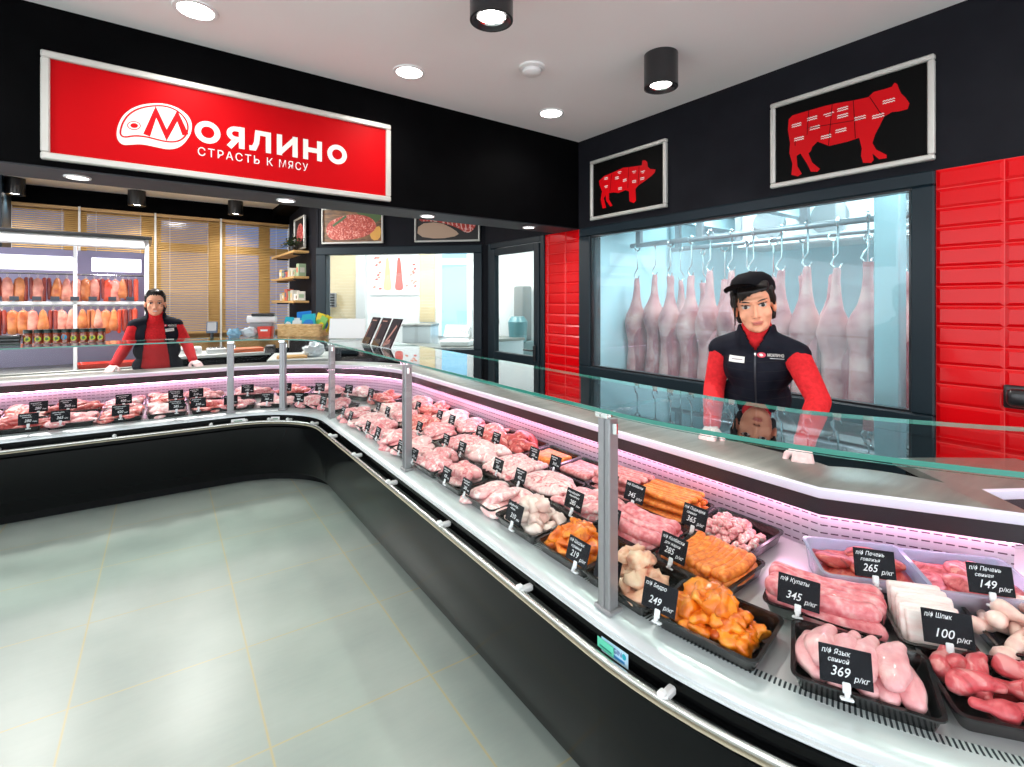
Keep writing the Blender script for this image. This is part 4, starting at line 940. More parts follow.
for i, px in enumerate([28, 38.5, 48, 57, 66, 75, 84, 93, 101.5]):
    u = (px - 512) / 505.; D = 5.0 / (.824 - .566 * u); x = D * (.566 + .824 * u)
    bl = i == 4
    t = thing('spice_jar', 'small dark lidded jar with a blue label among yellow labelled jars' if bl else 'small jar with yellow round label, %s from the black packs on the glass' % ORD[i], 'jar', T(x, 5.0, 1.1945) @ RZ(.75 + rr.uniform(-.2, .2) - .9), 'jars on the glass shelf')
    obj('jar_body', jb, parent=t, M=Matrix()); obj('jar_lid', jl, parent=t, M=Matrix())
    lb = obj('jar_label', jbl if bl else jy, parent=t, M=Matrix())
    if not bl: obj('label_print', jd, parent=lb, M=Matrix())
pk = B().box((0, 0, .0115), (.115, .08, .022), bev=.004, seg=2).mesh('black_pack', plasticb, 40)
for k, lab in enumerate(('lower flat black pack beside the jars on the glass', 'middle flat black pack in the small stack beside the jars', 'topmost flat black pack in the small stack beside the jars')):
    o = bpy.data.objects.new('flat_pack', pk); C.objects.link(o); o.matrix_world = T(-.915 + k * .004, 5.0, 1.1945 + k * .0235) @ RZ(.1 - k * .08); props(o, lab, 'pack', 'black packs on the glass')
# --- basket with packets, box, bags, terminal, folders on the glass
wick = noisy('wicker', [(.3, (.56, .32, .12)), (.7, (.82, .58, .30))], 30, rough=.7, rnd_off=False, stretch=(1, 1, 3))
bk = thing('wicker_basket', 'long woven wicker basket of bright packets on the glass corner', 'basket', T(1.03, 4.80, 1.1945) @ RZ(-.62))
def weave(hx, hy, h):
    b = B(); per = rrect(2 * hx, 2 * hy, .03, 4); n = 72; tot = []
    P = [Vector((x, y, 0)) for x, y in per]; ln = [0]
    for i in range(len(P)): ln.append(ln[-1] + (P[(i + 1) % len(P)] - P[i]).length)
    def at(s):
        s %= ln[-1]
        for i in range(len(P)):
            if ln[i] <= s <= ln[i + 1]: return P[i].lerp(P[(i + 1) % len(P)], (s - ln[i]) / (ln[i + 1] - ln[i] + 1e-9))
    for r in range(8):
        b.tube([at(ln[-1] * i / n) * (1 + (.012 if (i + r) % 2 else -.012)) + Vector((0, 0, .008 + r * h / 8)) for i in range(n)], .0065, 5, closed=True)
    for i in range(0, n, 2): b.tube([at(ln[-1] * i / n), at(ln[-1] * i / n) + Vector((0, 0, h))], .004, 5)
    return b
obj('woven_side', weave(.19, .115, .10), wick, bk, smooth=60); obj('basket_base', B().box((0, 0, .006), (.36, .21, .008), bev=.003), wick, bk)
b = B(); b.tube([Vector((x, y, .104)) for x, y in rrect(.385, .235, .035)], .009, 8, closed=True); obj('basket_rim', b, wick, bk)
pkm = [mat('packet teal', (.02, .42, .55), .35), mat('packet white', (.75, .82, .8), .35), mat('packet blue', (.01, .2, .62), .3), mat('packet yellow', (.82, .62, .02), .3), mat('packet green', (.2, .5, .08), .3)]
def packet(w_, h_, M, base, accent, label, group='packets in the wicker basket', cat='packet'):
    t = thing('food_packet', label, cat, M, group)
    b = B(); b.loft([[Vector((x, y, z)) for x, y in ((-w_ / 2, -d), (w_ / 2, -d), (w_ / 2, d), (-w_ / 2, d))] for z, d in ((0, .004), (.012, .009), (h_ * .5, .015), (h_ - .014, .008), (h_, .002))]); obj('packet_body', b, base, t)
    obj('packet_print', B().prism(smoothpoly([(-w_ * .36, h_ * .3), (w_ * .36, h_ * .3), (w_ * .36, h_ * .72), (-w_ * .36, h_ * .72)], 1), .001, frame((0, -.0155, 0), (1, 0, 0), (0, 0, 1), (0, -1, 0))), accent, t, smooth=0)
Mb = T(1.03, 4.80, 1.1945) @ RZ(-.62)
for i, (x, y, lean, turn, w_, h_, a, c, lab) in enumerate([(-.15, .0, -.1, .1, .075, .16, 0, 1, 'teal and white packet at the near end of the wicker basket'), (-.085, .02, -.1, 0, .07, .15, 1, 0, 'white packet with teal print beside the teal packet'), (-.05, -.04, -.15, 0, .08, .13, 1, 3, 'white packet with yellow print low in the basket front'), (-.0, .03, -.1, -.1, .13, .21, 2, 0, 'large blue packet standing tallest in the wicker basket'), (.06, -.03, -.2, -.1, .12, .19, 0, 2, 'teal packet with blue print leaning before the tall blue packet'), (.1, .03, .1, .3, .07, .2, 3, 4, 'yellow packet leaning at the folder end of the basket'), (.135, -.03, .25, .5, .06, .19, 4, 3, 'green and yellow packet leaning outwards in the basket'), (.15, .04, .3, .5, .06, .2, 3, 2, 'yellow packet with blue print, outermost in the basket')]):
    packet(w_, h_, Mb @ T(x, y, .012) @ RY(turn) @ RX(lean), pkm[a], pkm[c], lab)
b = B(); b.loft([[Vector((x, y, z)) for x, y in rrect(l, w_, .012)] for l, w_, z in ((.105, .08, 0), (.12, .095, .09), (.113, .088, .09), (.1, .075, .006))])
t = thing('red_box', 'small red plastic box beside the wicker basket on the glass', 'box', T(.735, 4.90, 1.1945) @ RZ(-.5)); obj('box_shell', b, mat('red plastic', (.7, .04, .02), .3), t)
obj('box_label', B().bx(-.03, -.0455, .05, .03, -.0435, .082), plasticw, t)
t = thing('film_dispenser', 'grey and white wrapping roll dispenser behind the small red box', 'dispenser', T(.72, 5.02, 1.1945) @ RZ(-.45))
obj('dispenser_base', B().bx(-.1, -.03, 0, .1, .05, .12, bev=.01), mat('grey plastic', (.25, .25, .26), .4), t); obj('white_roll', B().tube([(-.12, 0, .15), (.12, 0, .15)], .032, 20), plasticw, t); obj('dark_cover', B().bx(-.085, -.03, .175, .11, .045, .205, bev=.012, seg=2), plasticb, t)
for nm, lab, x, y, s, m in (('plastic_bag', 'crumpled pale blue plastic bag on the glass beside the terminal', .49, 4.93, .055, mat('pale blue film', (.25, .48, .66), .25)), ('plastic_bag', 'crumpled clear white plastic bag beside the pale blue bag', .61, 4.95, .06, mat('clear white film', (.62, .68, .72), .2))):
    b = B().ell((0, 0, s * .65), (s * 1.05, s * .8, s * .7), n=14)
    for v in b.bm.verts: v.co += v.co.normalized() * noise.noise(v.co * 38 + Vector((x * 9, 0, 0))) * s * .45
    for v in b.bm.verts: v.co.z = max(v.co.z, 0)
    obj(nm, b, m, M=T(x, y, 1.1945), smooth=20, label=lab, cat='plastic bag', group='crumpled bags on the glass')
t = thing('card_terminal', 'small white card terminal on a stand beside the far seller', 'card terminal', T(.33, 4.99, 1.1945) @ RZ(-.2))
obj('terminal_stand', B().tube([(0, 0, 0), (0, .01, .05)], .012, 10), plasticb, t); obj('terminal_body', B().box((0, 0, 0), (.085, .02, .1), M=T(0, 0, .09) @ RX(-.25), bev=.008, seg=2), mat('slate plastic', (.12, .16, .24), .4), t)
obj('terminal_screen', B().box((0, -.0105, .004), (.066, .002, .074), M=T(0, 0, .09) @ RX(-.25)), mat('pale screen', (.62, .60, .62), .3), t)
darkf = noisy('dark folder print', [(.3, (.006, .005, .008)), (.62, (.02, .01, .014)), (.8, (.06, .04, .06))], 14, rough=.6, spec=.08)
hold = clear('acrylic', (.96, .97, .98), 1.)
for i, (y, lab) in enumerate(((3.62, 'farthest of the three dark folders standing on the glass'), (3.41, 'middle dark folder of the three standing on the glass'), (3.21, 'nearest dark folder on the glass, with a pale streak'))):
    t = thing('menu_folder', lab, 'folder', T(1.2, y, 1.1945) @ RZ(-PI / 2) @ RX(-.42), 'dark folders on the glass')
    obj('folder_cover', B().bx(-.078, -.006, .004, .078, .006, .21, bev=.002), darkf, t)
    obj('folder_pages', B().bx(-.076, .002, .006, .082, .005, .207), plasticw, t)
    b = B()
    if i == 2: b.stroke([(-.05, .03), (-.005, .09), (.04, .16)], .022, .001); b.stroke([(-.06, .02), (.03, .05)], .03, .001)
    else: b.stroke([(-.05, .185), (.04, .185)], .008, .001); b.stroke([(-.055, .16), (-.055, .05)], .012, .001)
    obj('cover_print', b, mat('folder print', (.35, .32, .45) if i == 2 else (.30, .10, .07), .4), t, M=frame((0, -.0061, 0), (1, 0, 0), (0, 0, 1), (0, -1, 0)), smooth=0)
    b = B(); b.bx(-.08, -.012, 0, .08, .02, .004); b.bx(-.08, -.012, 0, .08, -.009, .05); obj('folder_stand', b, hold, t)
t = thing('white_menu_board', 'blank white board standing on the glass between basket and folders', 'board', T(1.24, 4.22, 1.1945) @ RZ(-.62) @ RX(-.18))
obj('board_panel', B().bx(-.15, -.003, .003, .15, .003, .17, bev=.002), plasticw, t); obj('board_foot', B().bx(-.15, -.02, 0, .15, .03, .004), hold, t)
# --- staff worktops behind the corner
wt = mat('pale worktop', (.62, .64, .62), .35)
for nm, lab, M, l, d in (('worktop_cabinet', 'black staff cabinet with a pale worktop behind the bareheaded seller', T(.48, 7.02, 0), 1.15, .55), ('worktop_cabinet', 'black staff cabinet with a pale worktop behind the inner corner counter', T(1.27, 6.02, 0) @ RZ(-.25), .62, .75)):
    t = thing(nm, lab, 'cabinet', M, 'staff cabinets')
    obj('cabinet_body', B().bx(-l / 2, -d / 2 + .02, .0, l / 2, d / 2, .86), gloss, t); obj('worktop', B().bx(-l / 2 - .01, -d / 2 - .01, .86, l / 2 + .01, d / 2 + .01, .9, bev=.006), wt, t)
    for k in (-1, 1):
        dr = obj('cabinet_door', B().bx(k * l / 4 - l / 4 + .008, -d / 2, .07, k * l / 4 + l / 4 - .008, -d / 2 + .02, .84, bev=.004), gloss, t)
        obj('door_handle', B().tube([(k * .04, -d / 2 - .015, .6), (k * .04, -d / 2 - .015, .76)], .005, 8), chrome, dr)
grey = mat('grey plastic', (.25, .25, .26), .4)
t = thing('receipt_printer', 'white receipt printer on the pale worktop beside the seller', 'printer', T(.22, 6.86, .9)); obj('printer_body', B().bx(-.13, -.08, 0, .13, .1, .085, bev=.012, seg=2), plasticw, t); obj('paper_slot', B().bx(-.08, -.083, .05, .08, -.079, .056), plasticb, t)
t = thing('cash_register', 'grey keypad register on the pale worktop next to the receipt printer', 'cash register', T(.50, 6.86, .9)); obj('register_body', B().bx(-.1, -.08, 0, .1, .1, .06, bev=.01), mat('light grey plastic', (.5, .52, .52), .4), t)
b = B()
for i in range(4):
    for j in range(3): b.box((-.06 + i * .04, -.05 + j * .04, .063), (.026, .026, .012), bev=.004)
obj('keys', b, plasticb, t)
for k, (lab, c) in enumerate((('lower orange cutting board on the pale worktop', (.78, .16, .05)), ('upper orange red cutting board stacked on the worktop', (.82, .24, .12)))):
    t = thing('cutting_board', lab, 'cutting board', T(.82, 6.86, .901 + k * .023) @ RZ(.1 * k), 'orange cutting boards'); b = B(); b.prism(rrect(.34, .22, .02), .02); obj('board_slab', b, mat('board %d' % k, c, .4), t)
t = thing('card_reader', 'dark tilted card reader on the worktop past the orange boards', 'card reader', T(1.0, 6.45, .902) @ RZ(-.3)); b = B(); b.loft([[Vector((x, y, z)) for x, y in ((-.05, 0), (.05, 0), (.05, .14), (-.05, .14))] if z < .05 else [Vector((-.05, .05, z)), Vector((.05, .05, z)), Vector((.05, .14, z + .02)), Vector((-.05, .14, z + .02))] for z in (0, .07)]); obj('reader_body', b, plasticb, t); obj('reader_screen', B().box((0, .07, .075), (.07, .05, .004), M=RX(.2)), grey, t)
t = thing('wooden_board', 'beige wooden cutting board on the worktop behind the corner counter', 'cutting board', T(1.13, 5.82, .901) @ RZ(-.2)); obj('board_slab', B().prism(rrect(.3, .2, .015), .022), wood, t)
b = B().ell((0, 0, .07), (.11, .09, .085), n=16)
for v in b.bm.verts: v.co += v.co.normalized() * noise.noise(v.co * 26) * .05; v.co.z = max(v.co.z, 0)
obj('plastic_bag', b, mat('clear white film', (.62, .68, .72), .2), M=T(1.35, 5.82, .902), smooth=20, label='crumpled white bag on the worktop beside the beige board', cat='plastic bag')
# --- wooden wall shelves
XF = ROOM
leafm = noisy('dark leaves', [(.3, (.006, .02, .01)), (.7, (.03, .08, .03))], 12, rough=.5)
pkc = [mat('goods %d' % i, c, .4) for i, c in enumerate([(.55, .12, .08), (.62, .58, .5), (.12, .14, .2), (.7, .5, .2), (.3, .4, .25), (.8, .8, .78)])]
for k, (z, nm) in enumerate(((2.15, 'top'), (1.81, 'middle'), (1.487, 'lowest'))):
    t = thing('wall_shelf', '%s blond wooden wall shelf on the dark side wall' % nm, 'shelf', T(1.786, 7.68, z), 'wooden wall shelves')
    obj('shelf_board', B().bx(-.2, -.68, 0, 0, .7, .03, bev=.003), wood, t)
    for y in (-.5, .5): obj('shelf_bracket', B().bx(-.16, y - .012, -.02, 0, y + .012, 0), plasticb, t)
    if k:
        for j in range(7):
            y = 7.06 + j * .17; h_ = rr.uniform(.09, .17); i = rr.randrange(6)
            g = thing('boxed_goods', 'small boxed item, %s from the open end of the %s wall shelf' % (ORD[j], nm), 'box', T(1.70, y, z + .031) @ RZ(rr.uniform(-.2, .2)), 'goods on the wall shelves')
            obj('carton', B().bx(-.05, -.045, 0, .05, .045, h_, bev=.004), pkc[i], g); obj('carton_label', B().bx(-.0515, -.03, h_ * .3, -.05, .03, h_ * .7), pkc[(i + 2) % 6], g)
            obj('carton_label', B().bx(-.03, -.0465, h_ * .3, .03, -.045, h_ * .7), pkc[(i + 3) % 6], g)
pl = thing('trailing_plant', 'dark green trailing plant on the top wooden wall shelf', 'plant', T(1.68, 7.4, 2.181))
b = B(); b.lathe([(.05, 0), (.065, .08), (.058, .08), (.045, .01), (.001, .01)], 18); obj('plant_pot', b, plasticb, pl)
b = B(); r2 = random.Random(9)
for i in range(150):
    p = Vector((r2.gauss(-.01, .05), r2.gauss(0, .22), .1 + abs(r2.gauss(0, .045)))); a = r2.uniform(0, 6.28); u = Vector((math.cos(a), math.sin(a), r2.uniform(-.4, .6))) * .04; n = u.cross(Vector((0, 0, 1))).normalized() * .014
    p.x = max(-.11, min(.09, p.x)); b.loft([[p - u, p - n + Vector((0, 0, .003)), p + u, p + n]], True) if False else b.quad(p - u, p - n + Vector((0, 0, .004)), p + u, p + n + Vector((0, 0, .004)))
obj('leaves', b, leafm, pl, smooth=0, kind='stuff')
# --- cutting room behind the partition
t = thing('meat_poster', 'white poster of pale carcasses on the cutting room wall', 'poster', DG @ frame((1.935, 1.995, 1.95), (-1, 0, 0), (0, 0, 1), (0, -1, 0)))
obj('poster_sheet', B().bx(-.42, -.34, 0, .42, .33, .012), mat('poster paper', (.82, .83, .84), .4), t)
ppk = mat('poster pink', (.80, .30, .22), .5); ppo = mat('poster orange', (.88, .52, .30), .5); ppr = mat('poster red', (.72, .14, .12), .5)
for x, m in ((-.13, ppo), (.07, ppr)):
    obj('printed_carcass', B().prism(smoothpoly([(x - .02, .28), (x + .03, .28), (x + .05, .1), (x + .07, -.12), (x + .09, -.26), (x - .07, -.26), (x - .05, -.1), (x - .03, .08)], 2), .0008, T(0, 0, .0125)), m, t, smooth=0)
r3 = random.Random(2)
for i in range(22):
    x = r3.choice((r3.uniform(-.38, -.24), r3.uniform(.2, .38))); y = r3.uniform(-.28, .28)
    obj('printed_cut', B().prism(el(x, y, .028, .018, 9), .0008, T(0, 0, .0125)), r3.choice((ppk, ppr, ppk)), t, smooth=0)
S('trim_1', B().bx(2.41, 1.9, 0, 2.57, 2.0, 2.75), mat('pale grey pillar', (.62, .63, .63), .5), M=DG)
for nm, lab, x0, x1, y in (('wooden_blind', 'pale wooden blind inside the cutting room, beside the shelf wall', 2.6, 3.18, 1.97), ('wooden_blind', 'narrow pale wooden blind inside the cutting room past the poster', 1.24, 1.5, 1.97)):
    t = thing(nm, lab, 'blind', DG @ T((x0 + x1) / 2, y, 0), 'cutting room blinds'); h = (x1 - x0) / 2; b = B(); z = 1.2
    while z < 2.5: b.box((0, 0, 0), (2 * h, .006, .048), M=T(0, 0, z) @ RX(.25)); z += .05
    obj('slats', b, mat('pale blind wood', (.90, .74, .48), .5), t); obj('head_rail', B().bx(-h, -.02, 2.5, h, .02, 2.56), plasticw, t)
w = thing('window_7', None, None, DG @ T(.93, 1.99, 0), kind='structure')
b = B(); b.bx(-.3, -.02, .95, -.22, .0, 2.4); b.bx(.2, -.02, .95, .3, .0, 2.4); b.bx(-.22, -.02, 2.1, .2, .0, 2.2); obj('window_frame', b, plasticw, w)
obj('window_pane', B().bx(-.22, -.008, .95, .2, -.002, 2.4), mat('daylight pane', (.2, .4, .55), .1, emit=(.40, .70, .95), estr=.55), w)
t = thing('steel_table', 'long stainless steel table in the cutting room window', 'table', DG @ T(1.0, .85, 0))
obj('table_top', B().bx(-.75, -.3, .86, .85, .3, .90, bev=.005), steel, t)
for x in (-.7, .8):
    for y in (-.25, .25): obj('leg', B().tube([(x, y, 0), (x, y, .86)], .02, 10), steel, t)
obj('lower_shelf', B().bx(-.7, -.26, .3, .8, .26, .32), steel, t)
t = thing('slicing_machine', 'white meat slicer with a grooved sloping plate on the steel table', 'slicer', DG @ T(.56, .85, .90))
obj('machine_base', B().bx(-.2, -.2, 0, .2, .2, .08, bev=.015), plasticw, t); b = B(); b.box((0, 0, 0), (.36, .03, .2), M=T(0, -.03, .2) @ RX(-.7), bev=.006); obj('sloping_plate', b, plasticw, t)
b = B()
for i in range(8): b.box((-.12 + i * .03, -.0165, 0), (.007, .004, .13), M=T(0, -.03, .2) @ RX(-.7))
obj('plate_slots', b, plasticb, t); obj('slicer_blade', B().lathe([(.001, 0), (.1, 0), (.102, .003), (.1, .006), (.001, .006)], 28, T(-.17, .02, .16) @ RY(PI / 2)), chrome, t)
t = thing('steel_cabinet', 'low grey steel cabinet under glass in the cutting room', 'cabinet', DG @ T(1.32, 1.5, 0)); obj('cabinet_body', B().bx(-.22, -.2, .02, .22, .2, 1.14, bev=.008), mat('pale steel', (.55, .60, .62), .3, .3), t); obj('cabinet_top', B().bx(-.23, -.21, 1.14, .23, .21, 1.17, bev=.004), steel, t)
t = thing('wall_intercom', 'small dark slatted box on the cutting room blind', 'vent box', DG @ T(2.98, 1.9, 1.53)); obj('box_body', B().bx(-.06, -.03, -.12, .06, .03, .12, bev=.004), grey, t)
b = B()
for i in range(5): b.bx(-.05, -.036, -.1 + i * .045, .05, -.03, -.08 + i * .045)
obj('slats', b, plasticb, t)
t = thing('acrylic_shield', 'tilted clear acrylic shield seen inside the cutting room window', 'shield', DG @ T(2.3, .7, 1.0)); obj('shield_pane', B().box((0, 0, .25), (.55, .006, .3), M=RY(.5), bev=.001), hold, t)
# behind the glazed door
t = thing('meat_grinder', 'grey green standing mixer seen through the glazed door', 'mixer', T(4.75, 6.25, 0)); obj('machine_stand', B().bx(-.2, -.2, 0, .2, .2, .9, bev=.02), mat('mixer grey green', (.16, .24, .25), .35), t); obj('machine_column', B().bx(-.05, -.1, .9, .14, .14, 1.75, bev=.03, seg=2), mat('column grey', (.22, .24, .24), .35), t); obj('machine_tank', B().lathe([(.001, 0), (.13, 0), (.15, .3), (.1, .38), (.001, .38)], 20, T(-.14, -.1, .9)), mat('mixer teal', (.10, .25, .28), .3), t)
t = thing('round_fan', 'round dark fan head on the steel bench behind the glazed door', 'fan', T(4.25, 6.3, 1.1)); b = B()
b.tube([(0, 0, -.12), (0, 0, .0)], .014, 8); b.tube([(.11 * math.cos(i * PI / 10), 0, .1 + .11 * math.sin(i * PI / 10)) for i in range(20)], .01, 6, closed=True); obj('fan_cage', b, plasticb, t)
b = B()
for i in range(4): b.box((.045, 0, 0), (.08, .012, .05), M=T(0, 0, .1) @ RY(i * PI / 2), bev=.005)
obj('fan_blades', b, grey, t)
t = thing('steel_bench', 'pale steel bench behind the glazed door', 'bench', T(4.45, 6.2, 0)); obj('bench_top', B().bx(-.5, -.25, .93, .15, .3, .97, bev=.004), steel, t); obj('bench_body', B().bx(-.48, -.23, .1, .13, .28, .93), mat('pale steel', (.55, .60, .62), .3, .3), t)

# --- cold room with hanging carcasses
def carcass(seed):
    k = 1.15
    prof = [(0, .018, .016, 0), (-.03, .026, .022, 0), (-.1, .027, .024, .002), (-.2, .034, .03, .005), (-.29, .055, .045, .008), (-.37, .088, .07, .006), (-.45, .104, .085, .0), (-.53, .10, .085, -.008), (-.62, .084, .075, -.014), (-.74, .08, .07, -.014), (-.9, .09, .075, -.006), (-1.08, .098, .08, .0), (-1.22, .085, .07, .006), (-1.3, .05, .05, .006)]
    b = B(); b.loft([[Vector((w_ * math.cos(2 * PI * j / 20), d * math.sin(2 * PI * j / 20) * (1.25 if math.sin(2 * PI * j / 20) < 0 else .8), z)) + Vector((ox, 0, 0)) for j in range(20)] for z, w_, d, ox in prof])
    return nz(nz(b, .026, 5.5, seed), .006, 22, seed + 5)
skin = noisy('pork skin', [(.3, (.36, .07, .09)), (.48, (.62, .22, .22)), (.7, (.80, .42, .38))], 7, rough=.45, detail=6)
cutm = noisy('carcass cut face', [(.3, (.26, .03, .045)), (.55, (.46, .09, .11)), (.75, (.68, .32, .32))], 9, rough=.4, stretch=(1, 1, .5))
CM = [carcass(i).mesh('pork_carcass', skin, 60) for i in range(4)]
def cutface():
    b = B(); b.loft([[Vector((x, .02 + .055 * k, z)) for x, z in smoothpoly([(-.05, -.52), (.045, -.5), (.07, -.62), (.055, -.8), (.075, -1.0), (.06, -1.24), (-.02, -1.26), (-.055, -1.0), (-.045, -.75), (-.07, -.62)], 2)] for k in (0, 1)])
    return b
CF = cutface().mesh('cut_face', cutm, 40)
hk = B(); hk.tube([(0, 0, .30), (0, 0, .1), (0, -.02, .07), (0, -.035, .03), (0, -.015, -.005), (0, .012, .0), (0, .02, .03)], .006, 8); hk.tube([(.03 * math.cos(i * PI / 8), .0, .32 + .03 * math.sin(i * PI / 8)) for i in range(16)], .008, 6, closed=True)
HK = hk.mesh('hook', chrome, 60)
def hangc(x, y, z, rz, lab, i, grp, s=1.):
    o = bpy.data.objects.new('hanging_carcass', CM[i % 4]); C.objects.link(o); o.matrix_world = XF @ T(x, y, z) @ RZ(rz) @ SC(s * 1.22, s * 1.22, s); props(o, lab, 'carcass', grp)
    obj('cut_face', CF, parent=o, M=Matrix()); obj('hook', HK, parent=o, M=Matrix())
for i in range(11):
    y = 3.42 - i * .205
    hangc(4.1 + rr.uniform(-.03, .03), y, 1.76 + rr.uniform(-.02, .02), -PI + rr.uniform(-.25, .25), 'hanging pale pork carcass, %s in the front row from the tiled corner' % ORD[i], i, 'hanging pork carcasses', rr.uniform(.95, 1.05))
for i in range(9):
    y = 3.35 - i * .25
    hangc(4.75 + rr.uniform(-.03, .03), y, 1.72 + rr.uniform(-.02, .02), -PI / 2 + rr.uniform(-.6, .6) + PI, 'reddish hanging pork carcass, %s in the rear row from the tiled corner' % ORD[i], i + 1, 'rear row of carcasses', rr.uniform(.95, 1.05))
hangc(4.05, 1.02, 1.62, .5, 'hanging pork carcass squeezed between the steel post and window frame', 1, 'hanging pork carcasses'); hangc(3.95, .78, 1.6, 2.4, 'hanging pork carcass last behind the right window frame', 2, 'hanging pork carcasses')
for i, x in enumerate((4.1, 4.75)):
    t = thing('overhead_rail', ('front' if i == 0 else 'rear') + ' steel overhead rail carrying the hooks in the cold room', 'rail', T(x, 1.5, 2.08), 'cold room rails'); obj('rail_tube', B().tube([(0, -1.9, 0), (0, 2.0, 0)], .024, 12), alu, t)
    for y in (-1.5, -.6, .3, 1.2, 1.9): obj('rail_hanger', B().bx(-.02, y - .03, 0, .02, y + .03, .52), alu, t)
for i, y in enumerate((.35, 1.3, 2.25, 3.1)):
    t = thing('cross_beam', 'white steel cross beam under the cold room ceiling, %s from the window frame post' % ORD[i], 'beam', T(4.7, y, 2.36), 'cold room cross beams'); obj('beam_web', B().bx(-1.2, -.012, -.06, 1.25, .012, .06), cw, t); obj('beam_flange', B().bx(-1.2, -.05, -.07, 1.25, .05, -.055), cw, t)
t = thing('cooling_unit', 'white finned cooling unit under the cold room ceiling', 'cooling unit', T(5.3, 2.0, 2.05)); obj('unit_housing', B().bx(-.25, -.9, 0, .25, .9, .45, bev=.02), plasticw, t)
for y in (-.55, 0, .55):
    f = obj('fan_grille', B().lathe([(.14, 0), (.16, 0), (.16, .02), (.14, .02)], 24, T(-.255, y, .22) @ RY(-PI / 2)), grey, t)
t = thing('steel_post', 'tall galvanised steel post standing inside the cold room window', 'post', T(3.83, 1.17, 0)); obj('post_shaft', B().bx(-.06, -.07, 0, .06, .07, 2.6, bev=.008), mat('galvanised steel', (.42, .58, .62), .4, .3), t); obj('post_foot', B().bx(-.1, -.1, 0, .1, .1, .012), alu, t)
# ================================================================== PEOPLE
XF = WORLD
def cone(b, pts, rs, n=14): b.tube(pts, rs, n, round_=True); return b
def solid(b, voxel, smooth=6, fac=.5):
    """fuse overlapping closed shapes into one continuous skin"""
    bmesh.ops.recalc_face_normals(b.bm, faces=b.bm.faces)
    me = bpy.data.meshes.new('tmp'); b.bm.to_mesh(me); b.bm.free()
    o = bpy.data.objects.new('tmp', me); C.objects.link(o)
    r = o.modifiers.new('r', 'REMESH'); r.mode = 'VOXEL'; r.voxel_size = voxel; r.use_smooth_shade = True
    if smooth: s = o.modifiers.new('s', 'SMOOTH'); s.factor = fac; s.iterations = smooth
    dg = bpy.context.evaluated_depsgraph_get()
    out = bpy.data.meshes.new_from_object(o.evaluated_get(dg)); bpy.data.objects.remove(o); bpy.data.meshes.remove(me)
    out.polygons.foreach_set('use_smooth', [True] * len(out.polygons))
    return out
def setmat(me, m): me.materials.clear(); me.materials.append(m); return me
skinm = noisy('face skin', [(.3, (.86, .38, .23)), (.7, (.92, .46, .29))], 12, rough=.45, rnd_off=False)
glovem = noisy('pale glove', [(.3, (.78, .50, .50)), (.7, (.88, .66, .66))], 40, rough=.35, bump=.2, bscale=60, rnd_off=False)
fleece = noisy('red fleece', [(.3, (.55, .004, .008)), (.7, (.75, .012, .02))], 60, rough=.85, bump=.5, bscale=180, rnd_off=False)
vestm = noisy('navy black vest', [(.3, (.005, .006, .012)), (.7, (.012, .013, .022))], 14, rough=.7, rnd_off=False, spec=.12)
hairm = noisy('black hair', [(.3, (.004, .003, .003)), (.7, (.02, .014, .012))], 40, rough=.35, stretch=(6, 6, .6), rnd_off=False, spec=.3)
capm = mat('black cap cloth', (.005, .005, .007), .8, spec=.12); trousm = mat('dark trousers', (.012, .012, .016), .8)
eyew = mat('eye white', (.58, .54, .52), .3); iris = mat('dark iris', (.02, .012, .008), .1); browm = mat('dark brow', (.02, .01, .008), .7); lipm = mat('lips', (.70, .20, .16), .4); lidmk = mat('dark lash line', (.01, .007, .007), .6)
def hand(b, W, fd, up, sd, e=0., curl=(.55, .7, .5), spread=.0):
    """palm and five bent fingers; W wrist, fd finger direction, up back-of-hand normal, sd thumb side"""
    fd = Vector(fd).normalized(); up = Vector(up); up = (up - fd * up.dot(fd)).normalized(); s = fd.cross(up).normalized() * sd
    W = Vector(W)
    for k in range(4):
        x = (.028, .0095, -.0095, -.027)[k]; kn = W + fd * (.082, .086, .082, .074)[k] + s * x
        cone(b, [W + s * x * .55 + fd * .004, kn], [.0135 + e, .0115 + e], 10)
        ln = (.040, .045, .042, .033)[k]; r = (.0092, .0096, .0092, .0082)[k] + e; d = fd.copy(); p = kn; pts = [p]
        for j, (c, l) in enumerate(zip(curl, (1, .66, .52))):
            d = (Matrix.Rotation(-c * sd, 3, s * sd if False else s) @ d) if False else (d * math.cos(c) - up * math.sin(c)).normalized() if j == 0 else d2(d, up, fd, c)
            p = p + d * ln * l; pts.append(p)
        cone(b, pts, [r, r * .95, r * .88, r * .78], 10)
    th0 = W + fd * .022 + s * .026 - up * .004
    t1 = th0 + (fd * .55 + s * .75 - up * .25).normalized() * .036; t2 = t1 + (fd * .88 + s * .15 - up * .35).normalized() * .032; t3 = t2 + (fd * .95 - s * .15 - up * .3).normalized() * .024
    cone(b, [th0, t1, t2, t3], [.0145 + e, .0115 + e, .0105 + e, .0085 + e], 10)
def d2(d, up, fd, c):
    a = math.atan2(-d.dot(up), d.dot(fd)) + c
    return (fd * math.cos(a) - up * math.sin(a)).normalized()
def conform(bv, H, pts, lift=.0012, depth=.3):
    """drop 2-D points (x right, z up in the head/torso frame H) onto the surface along the frame's -y"""
    o = []
    d = (H.to_3x3() @ Vector((0, -1, 0))).normalized()
    for x, z in pts:
        q = H @ Vector((x, depth, z)); hit = bv.ray_cast(q, d)
        o.append((hit[0] - d * lift) if hit[0] is not None else None)
    return o
